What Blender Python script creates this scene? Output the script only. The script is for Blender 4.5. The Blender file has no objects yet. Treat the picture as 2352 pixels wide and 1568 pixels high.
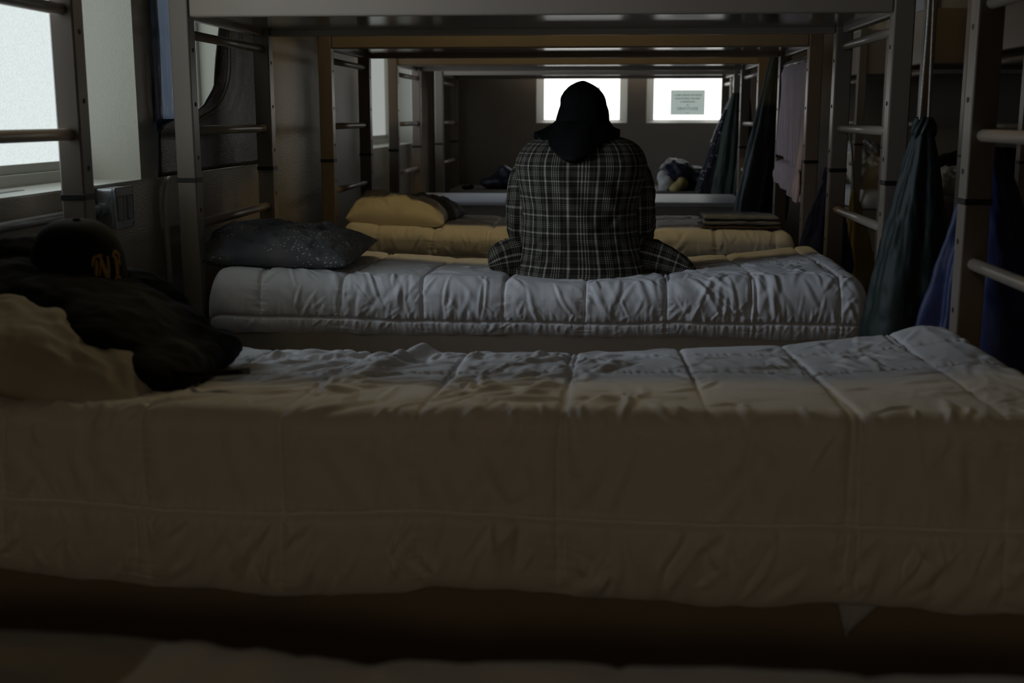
import bpy, bmesh, math, random
import numpy as np
from mathutils import Vector, Matrix, Euler

S = bpy.context.scene
COL = S.collection
PI = math.pi
random.seed(5)

# ------------------------------------------------------------------ camera
cam_d = bpy.data.cameras.new('camera')
cam = bpy.data.objects.new('camera', cam_d)
COL.objects.link(cam)
cam_d.sensor_width = 36.0
cam_d.lens = 2700.0 / 2352.0 * 36.0
cam.location = (0, 0, 1.05)
cam.rotation_euler = Euler((math.radians(90 - 10.799), 0, math.radians(4.452)), 'XYZ')
cam_d.clip_start = 0.02
cam_d.dof.use_dof = True
cam_d.dof.focus_distance = 3.6
cam_d.dof.aperture_fstop = 4.0
S.camera = cam

# ------------------------------------------------------------------ world, exposure
w = bpy.data.worlds.new('world')
S.world = w
w.use_nodes = True
w.node_tree.nodes['Background'].inputs[0].default_value = (0.6, 0.68, 0.8, 1)
w.node_tree.nodes['Background'].inputs[1].default_value = 0.3
S.view_settings.view_transform = 'Standard'
S.view_settings.look = 'None'
S.view_settings.gamma = 1.0
S.view_settings.exposure = 0.0
S.view_settings.use_curve_mapping = False
S.cycles.use_denoising = True
S.cycles.max_bounces = 8
S.cycles.diffuse_bounces = 5
S.cycles.sample_clamp_indirect = 3.0

PANE_LEFT = 0.80      # daylight through the frosted panes of the left wall
PANE_FAR = 2.2        # daylight through the far panes
LAMP_CD = 29.0        # warm ceiling lamp above the gap behind the seated person
LAMP_BACK = 23.0       # added unseen lamp far behind the camera, for warm bounced light
WARM = (1.0, 0.75, 0.34)
DAY = (0.72, 0.84, 1.0)
DAY_POWER = 5.0       # forward-scattered daylight of the first frosted window


def daylight(name, y, z, sy, sz, power):
    d = bpy.data.lights.new(name, 'AREA'); d.shape = 'RECTANGLE'; d.size = sz; d.size_y = sy
    d.energy = power; d.color = DAY; d.spread = math.radians(110)
    o = bpy.data.objects.new(name, d); COL.objects.link(o)
    o.location = (-1.465, y, z); o.rotation_euler = (0, -PI / 2, 0)
    return o


daylight('daylight_near', 2.75, 1.43, 0.54, 0.95, DAY_POWER)
daylight('daylight_far', 7.18, 1.43, 1.7, 0.95, DAY_POWER * 1.5)



# ------------------------------------------------------------------ numpy noise
def _hash(ix, iy, seed):
    h = (ix.astype(np.int64) * 374761393 + iy.astype(np.int64) * 668265263 + seed * 1442695041) & 0xFFFFFFFF
    h = ((h ^ (h >> 13)) * 1274126177) & 0xFFFFFFFF
    h = h ^ (h >> 16)
    return (h & 0xFFFF) / 65535.0


def vnoise(x, y, seed=0):
    x = np.asarray(x, dtype=float); y = np.asarray(y, dtype=float)
    x, y = np.broadcast_arrays(x, y)
    ix = np.floor(x); iy = np.floor(y)
    fx = x - ix; fy = y - iy
    fx = fx * fx * fx * (fx * (fx * 6 - 15) + 10); fy = fy * fy * fy * (fy * (fy * 6 - 15) + 10)
    a = _hash(ix, iy, seed); b = _hash(ix + 1, iy, seed)
    c = _hash(ix, iy + 1, seed); d = _hash(ix + 1, iy + 1, seed)
    return ((a * (1 - fx) + b * fx) * (1 - fy) + (c * (1 - fx) + d * fx) * fy) * 2 - 1


def fbm(x, y, seed=0, octv=3):
    s = 0; a = 1.0; f = 1.0; n = 0
    for k in range(octv):
        s = s + a * vnoise(x * f, y * f, seed + k * 17); n += a
        a *= 0.5; f *= 2.03
    return s / n


def ridge(x, y, seed=0):
    return 1.0 - 2.2 * np.abs(fbm(x, y, seed, 2))


# ------------------------------------------------------------------ materials
MATS = {}


def mat(name, col, rough=0.6, col2=None, var_scale=6.0, bump=0.0, bump_scale=60.0, bump_dist=0.002,
        metal=0.0, sheen=0.0, spec=0.5, stretch=None, bump2=0.0, bump2_scale=14.0):
    m = bpy.data.materials.new(name); m.use_nodes = True
    nt = m.node_tree; N = nt.nodes; L = nt.links
    b = N['Principled BSDF']
    b.inputs['Base Color'].default_value = (*col, 1)
    b.inputs['Roughness'].default_value = rough
    b.inputs['Metallic'].default_value = metal
    b.inputs['Specular IOR Level'].default_value = spec
    if sheen:
        b.inputs['Sheen Weight'].default_value = sheen
    tc = N.new('ShaderNodeTexCoord')
    src = tc.outputs['Object']
    if stretch:
        mp = N.new('ShaderNodeMapping'); mp.inputs['Scale'].default_value = stretch
        L.new(src, mp.inputs['Vector']); src = mp.outputs['Vector']
    if col2 is not None:
        n = N.new('ShaderNodeTexNoise'); n.inputs['Scale'].default_value = var_scale
        n.inputs['Detail'].default_value = 4
        L.new(src, n.inputs['Vector'])
        r = N.new('ShaderNodeValToRGB')
        r.color_ramp.elements[0].position = 0.35; r.color_ramp.elements[1].position = 0.65
        r.color_ramp.elements[0].color = (*col, 1); r.color_ramp.elements[1].color = (*col2, 1)
        L.new(n.outputs['Fac'], r.inputs['Fac'])
        L.new(r.outputs['Color'], b.inputs['Base Color'])
    last = None
    for st, sc, ds in ((bump, bump_scale, bump_dist), (bump2, bump2_scale, 0.012)):
        if st:
            n = N.new('ShaderNodeTexNoise'); n.inputs['Scale'].default_value = sc
            n.inputs['Detail'].default_value = 3
            L.new(src, n.inputs['Vector'])
            bp = N.new('ShaderNodeBump'); bp.inputs['Strength'].default_value = st
            bp.inputs['Distance'].default_value = ds
            L.new(n.outputs['Fac'], bp.inputs['Height'])
            if last: L.new(last, bp.inputs['Normal'])
            last = bp.outputs['Normal']
    if last: L.new(last, b.inputs['Normal'])
    MATS[name] = m
    return m


def emis(name, col, strength, grain=0.0, scale=400.0):
    m = bpy.data.materials.new(name); m.use_nodes = True
    nt = m.node_tree; N = nt.nodes; L = nt.links
    for n in list(N):
        if n.type != 'OUTPUT_MATERIAL': N.remove(n)
    out = N['Material Output']
    e = N.new('ShaderNodeEmission'); e.inputs['Color'].default_value = (*col, 1)
    e.inputs['Strength'].default_value = strength
    if grain:
        tc = N.new('ShaderNodeTexCoord'); n = N.new('ShaderNodeTexNoise'); n.inputs['Scale'].default_value = scale
        n.inputs['Detail'].default_value = 2
        L.new(tc.outputs['Object'], n.inputs['Vector'])
        mr = N.new('ShaderNodeMapRange'); mr.inputs['From Min'].default_value = 0.3; mr.inputs['From Max'].default_value = 0.7
        mr.inputs['To Min'].default_value = strength * (1 - grain); mr.inputs['To Max'].default_value = strength * (1 + grain)
        L.new(n.outputs['Fac'], mr.inputs['Value']); L.new(mr.outputs['Result'], e.inputs['Strength'])
    L.new(e.outputs[0], out.inputs[0])
    return m


M_paint = mat('bed_paint', (0.33, 0.275, 0.22), 0.36, (0.30, 0.25, 0.20), 3.0, 0.08, 220, 0.001)
M_post = mat('shaded_post_paint', (0.23, 0.19, 0.15), 0.36, (0.21, 0.17, 0.135), 3.0, 0.08, 220, 0.001)  # bed paint darkened for the posts, partly standing in for shade
M_deck = mat('deck_paint', (0.17, 0.14, 0.115), 0.16, (0.15, 0.125, 0.10), 2.0, 0.03, 5, 0.01)
M_band = mat('black_tape', (0.012, 0.011, 0.011), 0.5)
M_hole = mat('bolt_hole_dark', (0.03, 0.026, 0.022), 0.7)
M_wall = mat('wall_paint', (0.40, 0.35, 0.275), 0.30, (0.37, 0.325, 0.255), 1.5, 0.6, 190, 0.004)
M_reveal_lit = mat('lit_reveal_paint', (0.60, 0.595, 0.53), 0.6, (0.585, 0.58, 0.515), 1.5, 0.5, 300, 0.003)  # wall paint made lighter on the reveals, standing in for window light
M_wallfar = mat('far_wall_paint', (0.36, 0.32, 0.275), 0.55, (0.33, 0.295, 0.25), 1.5, 0.3, 160, 0.003)
M_ceil = mat('ceiling_paint', (0.22, 0.205, 0.18), 0.8, None, 6, 0.3, 120, 0.003)
M_floor = mat('floor_tile', (0.10, 0.085, 0.07), 0.45, (0.075, 0.065, 0.055), 2.5, 0.1, 60, 0.001)
M_frame = mat('window_frame_paint', (0.62, 0.62, 0.58), 0.45, None, 6, 0.1, 150, 0.001)
M_white = mat('white_quilt', (0.80, 0.80, 0.82), 0.62, (0.76, 0.765, 0.79), 4, 0.25, 420, 0.0008, sheen=0.1, bump2=0.16, bump2_scale=22)
M_white2 = mat('white_quilt_plain', (0.80, 0.79, 0.79), 0.65, (0.76, 0.755, 0.76), 4, 0.25, 420, 0.0008, sheen=0.1, bump2=0.12, bump2_scale=16)
M_cream = mat('cream_quilt', (0.80, 0.77, 0.69), 0.66, (0.76, 0.73, 0.65), 4, 0.25, 400, 0.0008, sheen=0.1, bump2=0.12, bump2_scale=16)
M_creampil = mat('cream_pillowcase', (0.72, 0.67, 0.53), 0.7, (0.66, 0.60, 0.46), 5, 0.3, 350, 0.001, bump2=0.2, bump2_scale=12)
M_oldpil = mat('faded_pillowcase', (0.5, 0.47, 0.40), 0.75, (0.44, 0.41, 0.35), 5, 0.3, 350, 0.001, bump2=0.2, bump2_scale=10)
M_greypil = mat('grey_green_pillowcase', (0.26, 0.27, 0.24), 0.75, (0.2, 0.21, 0.19), 8, 0.3, 350, 0.001, bump2=0.2)
M_vinyl = mat('grey_vinyl', (0.56, 0.58, 0.63), 0.42, (0.53, 0.55, 0.60), 3, 0.1, 120, 0.001)
M_vinylb = mat('brown_vinyl', (0.15, 0.135, 0.115), 0.6, (0.13, 0.117, 0.10), 3, 0.1, 120, 0.001)
M_black = mat('black_cloth', (0.004, 0.004, 0.0045), 0.85, None, 6, 0.2, 300, 0.001, spec=0.2, bump2=0.25)
M_navycap = mat('navy_cloth', (0.004, 0.0045, 0.007), 0.8, None, 6, 0.25, 500, 0.001, spec=0.25)
M_navy = mat('navy_nylon', (0.012, 0.015, 0.035), 0.5, (0.008, 0.01, 0.022), 8, 0.1, 200, 0.001, bump2=0.3)
M_blue = mat('blue_nylon', (0.012, 0.026, 0.12), 0.55, (0.008, 0.017, 0.08), 7, 0.1, 200, 0.001, bump2=0.3)
M_green = mat('green_nylon', (0.013, 0.028, 0.024), 0.6, (0.009, 0.018, 0.016), 7, 0.1, 200, 0.001, bump2=0.3)
M_green2 = mat('olive_green_cloth', (0.04, 0.06, 0.04), 0.75, (0.025, 0.04, 0.028), 9, 0.15, 250, 0.001, bump2=0.3)
M_cord = mat('braided_cord', (0.62, 0.60, 0.54), 0.7, (0.4, 0.38, 0.34), 180, 0.6, 300, 0.002)
M_yellow = mat('yellow_cloth', (0.42, 0.33, 0.12), 0.75, (0.34, 0.26, 0.09), 6, 0.2, 250, 0.001, bump2=0.3)
M_towelgrey = mat('grey_towel', (0.20, 0.21, 0.23), 0.9, (0.14, 0.15, 0.165), 30, 0.5, 260, 0.002)
M_towelbrown = mat('brown_towel', (0.10, 0.07, 0.05), 0.9, (0.075, 0.055, 0.04), 30, 0.5, 260, 0.002)
M_steel = mat('galvanised_steel', (0.42, 0.44, 0.46), 0.36, (0.34, 0.36, 0.38), 14, 0.1, 90, 0.001, metal=0.8)
M_cable = mat('cable_white', (0.5, 0.47, 0.40), 0.5)
M_film = mat('wrinkled_film', (0.40, 0.44, 0.52), 0.22, (0.30, 0.34, 0.43), 5, 0.9, 40, 0.006, stretch=(1, 5, 0.35), metal=0.35)
_nt = M_film.node_tree; _tr = _nt.nodes.new('ShaderNodeBsdfTranslucent'); _tr.inputs[0].default_value = (0.60, 0.66, 0.78, 1)
_ms = _nt.nodes.new('ShaderNodeMixShader'); _ms.inputs[0].default_value = 0.5
_nt.links.new(_nt.nodes['Principled BSDF'].outputs[0], _ms.inputs[1]); _nt.links.new(_tr.outputs[0], _ms.inputs[2])
_nt.links.new(_ms.outputs[0], _nt.nodes['Material Output'].inputs[0])
M_tape = mat('blue_painter_tape', (0.012, 0.05, 0.16), 0.55, None, 6, 0.3, 120, 0.001)
M_plastic = mat('black_plastic', (0.012, 0.0105, 0.009), 0.26, None, 6, 0.6, 210, 0.004, bump2=0.2)
M_card = mat('cardboard_edge', (0.30, 0.25, 0.13), 0.7)
M_notey = mat('yellow_paper', (0.75, 0.66, 0.05), 0.7)
M_dark = mat('dark_plastic', (0.05, 0.055, 0.06), 0.4)
M_outlet = mat('grey_outlet', (0.25, 0.26, 0.27), 0.5)
M_skin = mat('skin', (0.35, 0.22, 0.15), 0.55, None, 6, 0.1, 200, 0.001)
M_trouser = mat('dark_trousers', (0.025, 0.026, 0.03), 0.8, None, 6, 0.3, 300, 0.001)
M_shoe = mat('black_shoe', (0.02, 0.02, 0.02), 0.5)
M_gold = mat('gold_thread', (0.34, 0.2, 0.02), 0.5, (0.26, 0.14, 0.015), 200, 0.4, 400, 0.001)
M_ink = mat('sign_ink', (0.16, 0.18, 0.19), 0.7)
M_red = mat('dark_red_cloth', (0.09, 0.02, 0.018), 0.8, None, 6, 0.2, 250, 0.001)
M_lampbody = mat('lamp_housing', (0.7, 0.68, 0.62), 0.5)
M_stud = mat('white_stud_cloth', (0.55, 0.53, 0.5), 0.8)


def pane_mat(name, col, s, grain, scale):
    return emis(name, col, s, grain, scale)


M_paneL = pane_mat('frosted_pane', (0.90, 1.0, 0.99), PANE_LEFT, 0.10, 260)
M_paneD = pane_mat('dim_frosted_pane', (0.95, 1.0, 0.95), PANE_LEFT * 0.42, 0.08, 260)
M_paneF = pane_mat('bright_pane', (1.0, 1.0, 0.97), PANE_FAR, 0.0, 100)

# paper lit from behind by its pane
M_paper = bpy.data.materials.new('backlit_paper'); M_paper.use_nodes = True
_n = M_paper.node_tree.nodes; _l = M_paper.node_tree.links
_b = _n['Principled BSDF']; _n.remove(_b)
_d = _n.new('ShaderNodeBsdfDiffuse'); _d.inputs[0].default_value = (0.6, 0.62, 0.62, 1)
_t = _n.new('ShaderNodeBsdfTranslucent'); _t.inputs[0].default_value = (0.66, 0.72, 0.71, 1)
_mx = _n.new('ShaderNodeMixShader'); _mx.inputs[0].default_value = 0.52
_l.new(_d.outputs[0], _mx.inputs[1]); _l.new(_t.outputs[0], _mx.inputs[2])
_l.new(_mx.outputs[0], _n['Material Output'].inputs[0])


def plaid_mat():
    m = bpy.data.materials.new('plaid_flannel'); m.use_nodes = True
    nt = m.node_tree; N = nt.nodes; L = nt.links
    b = N['Principled BSDF']; b.inputs['Roughness'].default_value = 0.9
    b.inputs['Specular IOR Level'].default_value = 0.2
    uv = N.new('ShaderNodeUVMap'); uv.uv_map = 'UVMap'
    sp = N.new('ShaderNodeSeparateXYZ'); L.new(uv.outputs[0], sp.inputs[0])

    def math_(op, a, bb=None, c=None):
        n = N.new('ShaderNodeMath'); n.operation = op
        for i, v in enumerate((a, bb, c)):
            if v is None: continue
            if isinstance(v, (int, float)): n.inputs[i].default_value = v
            else: L.new(v, n.inputs[i])
        return n.outputs[0]

    def stripes(coord, period, lines):
        f = math_('FRACT', math_('DIVIDE', coord, period))
        tot = None
        for c, wd, s in lines:
            d = math_('ABSOLUTE', math_('SUBTRACT', f, c))
            k = math_('MULTIPLY', math_('SUBTRACT', 1.0, math_('SMOOTH_MIN', math_('DIVIDE', d, wd), 1.0, 0.25)), s)
            k = math_('MAXIMUM', k, 0.0)
            tot = k if tot is None else math_('MAXIMUM', tot, k)
        return tot
    V = stripes(sp.outputs[0], 0.066, [(0.14, 0.028, 0.75), (0.24, 0.028, 0.85), (0.34, 0.028, 0.85), (0.44, 0.028, 0.7), (0.80, 0.07, 1.0), (0.62, 0.02, 0.25)])
    H = stripes(sp.outputs[1], 0.052, [(0.14, 0.03, 0.6), (0.24, 0.03, 0.7), (0.34, 0.03, 0.7), (0.44, 0.03, 0.55), (0.80, 0.07, 0.95), (0.62, 0.02, 0.25)])
    s = math_('ADD', math_('MULTIPLY', V, 0.55), math_('MULTIPLY', H, 0.36))
    s2 = math_('ADD', s, math_('MULTIPLY', math_('MULTIPLY', V, H), 0.9))
    nz = N.new('ShaderNodeTexNoise'); nz.inputs['Scale'].default_value = 90
    tc = N.new('ShaderNodeTexCoord'); L.new(tc.outputs['Object'], nz.inputs['Vector'])
    s3 = math_('MULTIPLY', s2, math_('ADD', math_('MULTIPLY', nz.outputs['Fac'], 0.6), 0.7))
    mix = N.new('ShaderNodeMix'); mix.data_type = 'RGBA'
    mix.inputs['A'].default_value = (0.024, 0.023, 0.017, 1); mix.inputs['B'].default_value = (0.58, 0.54, 0.45, 1)
    L.new(s3, mix.inputs['Factor'])
    L.new(mix.outputs['Result'], b.inputs['Base Color'])
    n2 = N.new('ShaderNodeTexNoise'); n2.inputs['Scale'].default_value = 500
    L.new(tc.outputs['Object'], n2.inputs['Vector'])
    bp = N.new('ShaderNodeBump'); bp.inputs['Strength'].default_value = 0.3; bp.inputs['Distance'].default_value = 0.001
    L.new(n2.outputs['Fac'], bp.inputs['Height']); L.new(bp.outputs[0], b.inputs['Normal'])
    return m


M_plaid = plaid_mat()


def speckle_mat(name, base, base2, spot, scale, thr):
    m = mat(name, base, 0.8, base2, 7, 0.3, 400, 0.001, bump2=0.2)
    nt = m.node_tree; N = nt.nodes; L = nt.links
    b = N['Principled BSDF']
    link = b.inputs['Base Color'].links[0]; src = link.from_socket
    tc = N.new('ShaderNodeTexCoord')
    v = N.new('ShaderNodeTexVoronoi'); v.inputs['Scale'].default_value = scale
    L.new(tc.outputs['Object'], v.inputs['Vector'])
    lt = N.new('ShaderNodeMath'); lt.operation = 'LESS_THAN'; lt.inputs[1].default_value = thr
    L.new(v.outputs['Distance'], lt.inputs[0])
    nz = N.new('ShaderNodeTexNoise'); nz.inputs['Scale'].default_value = 9
    L.new(tc.outputs['Object'], nz.inputs['Vector'])
    g = N.new('ShaderNodeMath'); g.operation = 'GREATER_THAN'; g.inputs[1].default_value = 0.5
    L.new(nz.outputs['Fac'], g.inputs[0])
    mu = N.new('ShaderNodeMath'); mu.operation = 'MULTIPLY'
    L.new(lt.outputs[0], mu.inputs[0]); L.new(g.outputs[0], mu.inputs[1])
    mix = N.new('ShaderNodeMix'); mix.data_type = 'RGBA'
    L.new(mu.outputs[0], mix.inputs['Factor']); L.new(src, mix.inputs['A'])
    mix.inputs['B'].default_value = (*spot, 1)
    L.new(mix.outputs['Result'], b.inputs['Base Color'])
    return m


M_galaxy = speckle_mat('speckled_pillowcase', (0.085, 0.092, 0.112), (0.165, 0.16, 0.155), (0.5, 0.52, 0.56), 80, 0.24)
M_sequin = speckle_mat('dark_patterned_cloth', (0.012, 0.012, 0.02), (0.02, 0.02, 0.028), (0.5, 0.48, 0.5), 45, 0.2)

# striped towel
M_ptowel = mat('striped_towel', (0.42, 0.33, 0.36), 0.9, None, 6, 0.5, 260, 0.002)
_nt = M_ptowel.node_tree; _N = _nt.nodes; _L = _nt.links
_uv = _N.new('ShaderNodeTexCoord'); _wv = _N.new('ShaderNodeTexWave'); _wv.bands_direction = 'Y'
_wv.inputs['Scale'].default_value = 9.0; _wv.inputs['Distortion'].default_value = 1.0
_L.new(_uv.outputs['Object'], _wv.inputs['Vector'])
_r = _N.new('ShaderNodeValToRGB'); _r.color_ramp.elements[0].color = (0.78, 0.68, 0.76, 1); _r.color_ramp.elements[1].color = (0.66, 0.50, 0.53, 1)
_L.new(_wv.outputs['Fac'], _r.inputs['Fac']); _L.new(_r.outputs['Color'], _N['Principled BSDF'].inputs['Base Color'])


# ------------------------------------------------------------------ mesh helpers
def link(name, me, m=None, parent=None, smooth=False):
    o = bpy.data.objects.new(name, me)
    COL.objects.link(o)
    if m is not None and len(me.materials) == 0: me.materials.append(m)
    if parent is not None: o.parent = parent
    if smooth:
        me.polygons.foreach_set('use_smooth', [True] * len(me.polygons))
    return o


def mesh(name, verts, faces):
    me = bpy.data.meshes.new(name)
    me.from_pydata([tuple(v) for v in verts], [], faces)
    me.update()
    return me


def bm_mesh(name, bm):
    me = bpy.data.meshes.new(name)
    bmesh.ops.recalc_face_normals(bm, faces=bm.faces)
    bm.to_mesh(me); bm.free(); me.update()
    return me


def add_box(bm, lo, hi, bev=0.0, seg=2):
    vs = [bm.verts.new((x, y, z)) for x in (lo[0], hi[0]) for y in (lo[1], hi[1]) for z in (lo[2], hi[2])]
    fs = [(0, 1, 3, 2), (4, 6, 7, 5), (0, 4, 5, 1), (2, 3, 7, 6), (0, 2, 6, 4), (1, 5, 7, 3)]
    faces = [bm.faces.new([vs[i] for i in f]) for f in fs]
    if bev:
        edges = list({e for f in faces for e in f.edges})
        bmesh.ops.bevel(bm, geom=edges, offset=bev, segments=seg, affect='EDGES', profile=0.5)
    return faces


def box(name, lo, hi, bev=0.0, seg=2):
    bm = bmesh.new(); add_box(bm, lo, hi, bev, seg)
    return bm_mesh(name, bm)


def add_tube(bm, pts, r, n=10, cap=True):
    pts = [Vector(p) for p in pts]
    rr = r if isinstance(r, (list, tuple)) else [r] * len(pts)
    rings = []
    ref = None
    for i, p in enumerate(pts):
        t = (pts[min(i + 1, len(pts) - 1)] - pts[max(i - 1, 0)]).normalized()
        if ref is None:
            ref = t.orthogonal().normalized()
        else:
            ref = (ref - t * ref.dot(t)).normalized()
        b = t.cross(ref)
        rings.append([bm.verts.new(p + (ref * math.cos(2 * PI * k / n) + b * math.sin(2 * PI * k / n)) * rr[i]) for k in range(n)])
    for a, b in zip(rings, rings[1:]):
        for k in range(n):
            bm.faces.new((a[k], a[(k + 1) % n], b[(k + 1) % n], b[k]))
    if cap:
        bm.faces.new(rings[0][::-1]); bm.faces.new(rings[-1])


def tube(name, pts, r, n=10):
    bm = bmesh.new(); add_tube(bm, pts, r, n)
    return bm_mesh(name, bm)


def smooth_path(pts, k=6):
    """Catmull-Rom through the points."""
    P = [np.array(p, float) for p in pts]
    out = []
    for i in range(len(P) - 1):
        p0 = P[max(i - 1, 0)]; p1 = P[i]; p2 = P[i + 1]; p3 = P[min(i + 2, len(P) - 1)]
        for j in range(k):
            t = j / k
            out.append(0.5 * ((2 * p1) + (-p0 + p2) * t + (2 * p0 - 5 * p1 + 4 * p2 - p3) * t * t + (-p0 + 3 * p1 - 3 * p2 + p3) * t ** 3))
    out.append(P[-1])
    return out


def grid_mesh(name, P, close_u=False, close_v=False, uv=None):
    """P: array (nu, nv, 3)."""
    nu, nv, _ = P.shape
    iu = np.arange(nu if close_u else nu - 1); iv = np.arange(nv if close_v else nv - 1)
    A, B = np.meshgrid(iu, iv, indexing='ij')
    A2 = (A + 1) % nu; B2 = (B + 1) % nv
    q = np.stack([A * nv + B, A2 * nv + B, A2 * nv + B2, A * nv + B2], -1).reshape(-1, 4)
    me = bpy.data.meshes.new(name)
    me.vertices.add(nu * nv); me.vertices.foreach_set('co', P.reshape(-1).astype(np.float32))
    nf = len(q)
    me.loops.add(nf * 4); me.loops.foreach_set('vertex_index', q.reshape(-1).astype(np.int32))
    me.polygons.add(nf)
    me.polygons.foreach_set('loop_start', np.arange(0, nf * 4, 4, dtype=np.int32))
    if uv is not None:
        U = np.stack([uv[0][A, B], uv[1][A, B], uv[0][A + 1 if close_u else A2, B] if not close_u else uv[0][np.minimum(A + 1, uv[0].shape[0] - 1), B], uv[1][np.minimum(A + 1, uv[1].shape[0] - 1), B]], -1)
        # uv arrays have one extra column/row when closed
        u0, v0 = uv
        A3 = A + 1; B3 = B + 1
        L_ = np.stack([u0[A, B], v0[A, B], u0[A3, B], v0[A3, B], u0[A3, B3], v0[A3, B3], u0[A, B3], v0[A, B3]], -1)
        lay = me.uv_layers.new(name='UVMap')
        lay.data.foreach_set('uv', L_.reshape(-1).astype(np.float32))
    me.update(); me.validate()
    me.polygons.foreach_set('use_smooth', np.ones(len(me.polygons), dtype=bool))
    return me


def fix_normals(me):
    bm = bmesh.new(); bm.from_mesh(me)
    bmesh.ops.recalc_face_normals(bm, faces=bm.faces)
    bm.to_mesh(me); bm.free()


def thing(name, label, cat, loc=(0, 0, 0), rotz=0.0, group=None):
    o = bpy.data.objects.new(name, None)
    COL.objects.link(o)
    o.location = loc; o.rotation_euler = (0, 0, rotz); o.empty_display_size = 0.1
    return tag(o, label, cat, group)


def tag(o, label, cat, group=None):
    o['label'] = label; o['category'] = cat
    if group: o['group'] = group
    return o


def struct(o):
    o['kind'] = 'structure'
    return o


def evaluated(o):
    dg = bpy.context.evaluated_depsgraph_get()
    me = bpy.data.meshes.new_from_object(o.evaluated_get(dg))
    return me


def lump(name, balls, voxel=0.012, amp=0.012, freq=14.0, seed=0, smooth_it=4, stretch=(1, 1, 1)):
    """Union of ellipsoids (centre, radii, euler) remeshed to one crumpled cloth surface."""
    bm = bmesh.new()
    for c, r, e in balls:
        M = Matrix.Translation(c) @ Euler(e).to_matrix().to_4x4() @ Matrix.Diagonal((*r, 1))
        bmesh.ops.create_icosphere(bm, subdivisions=3, radius=1.0, matrix=M)
    me = bpy.data.meshes.new(name + '_tmp'); bm.to_mesh(me); bm.free()
    o = bpy.data.objects.new('tmp', me); COL.objects.link(o)
    md = o.modifiers.new('r', 'REMESH'); md.mode = 'VOXEL'; md.voxel_size = voxel
    sm = o.modifiers.new('s', 'SMOOTH'); sm.iterations = smooth_it; sm.factor = 0.5
    bpy.context.view_layer.update()
    out = evaluated(o)
    bpy.data.objects.remove(o); bpy.data.meshes.remove(me)
    n = len(out.vertices)
    co = np.empty(n * 3, np.float32); out.vertices.foreach_get('co', co); co = co.reshape(-1, 3)
    no = np.empty(n * 3, np.float32); out.vertices.foreach_get('normal', no); no = no.reshape(-1, 3)
    x, y, z = co[:, 0] * stretch[0], co[:, 1] * stretch[1], co[:, 2] * stretch[2]
    d = ridge((x + 0.6 * y) * freq + 0.5 * fbm(y * freq, z * freq, seed + 3), (z - 0.5 * y) * freq * 0.7 + x * 3, seed) * 0.6 \
        + 0.4 * fbm(x * freq * 2.3, (y + z) * freq * 2.0, seed + 9)
    co = co + no * (d * amp)[:, None]
    out.vertices.foreach_set('co', co.reshape(-1).astype(np.float32))
    out.name = name
    out.materials.clear()
    out.update()
    out.polygons.foreach_set('use_smooth', np.ones(len(out.polygons), dtype=bool))
    return out


# ------------------------------------------------------------------ the room
XW = -1.30            # inner face of the left wall
XP = -1.49            # plane of its panes
SILL, HEAD = 0.872, 1.95
ROOM_Y0, ROOM_Y1, ROOM_X1, ROOM_Z = -2.6, 9.0, 4.05, 2.65
WIN = [(2.45, 3.25), (3.42, 4.30), (6.25, 8.10)]      # openings in the left wall along y


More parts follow.
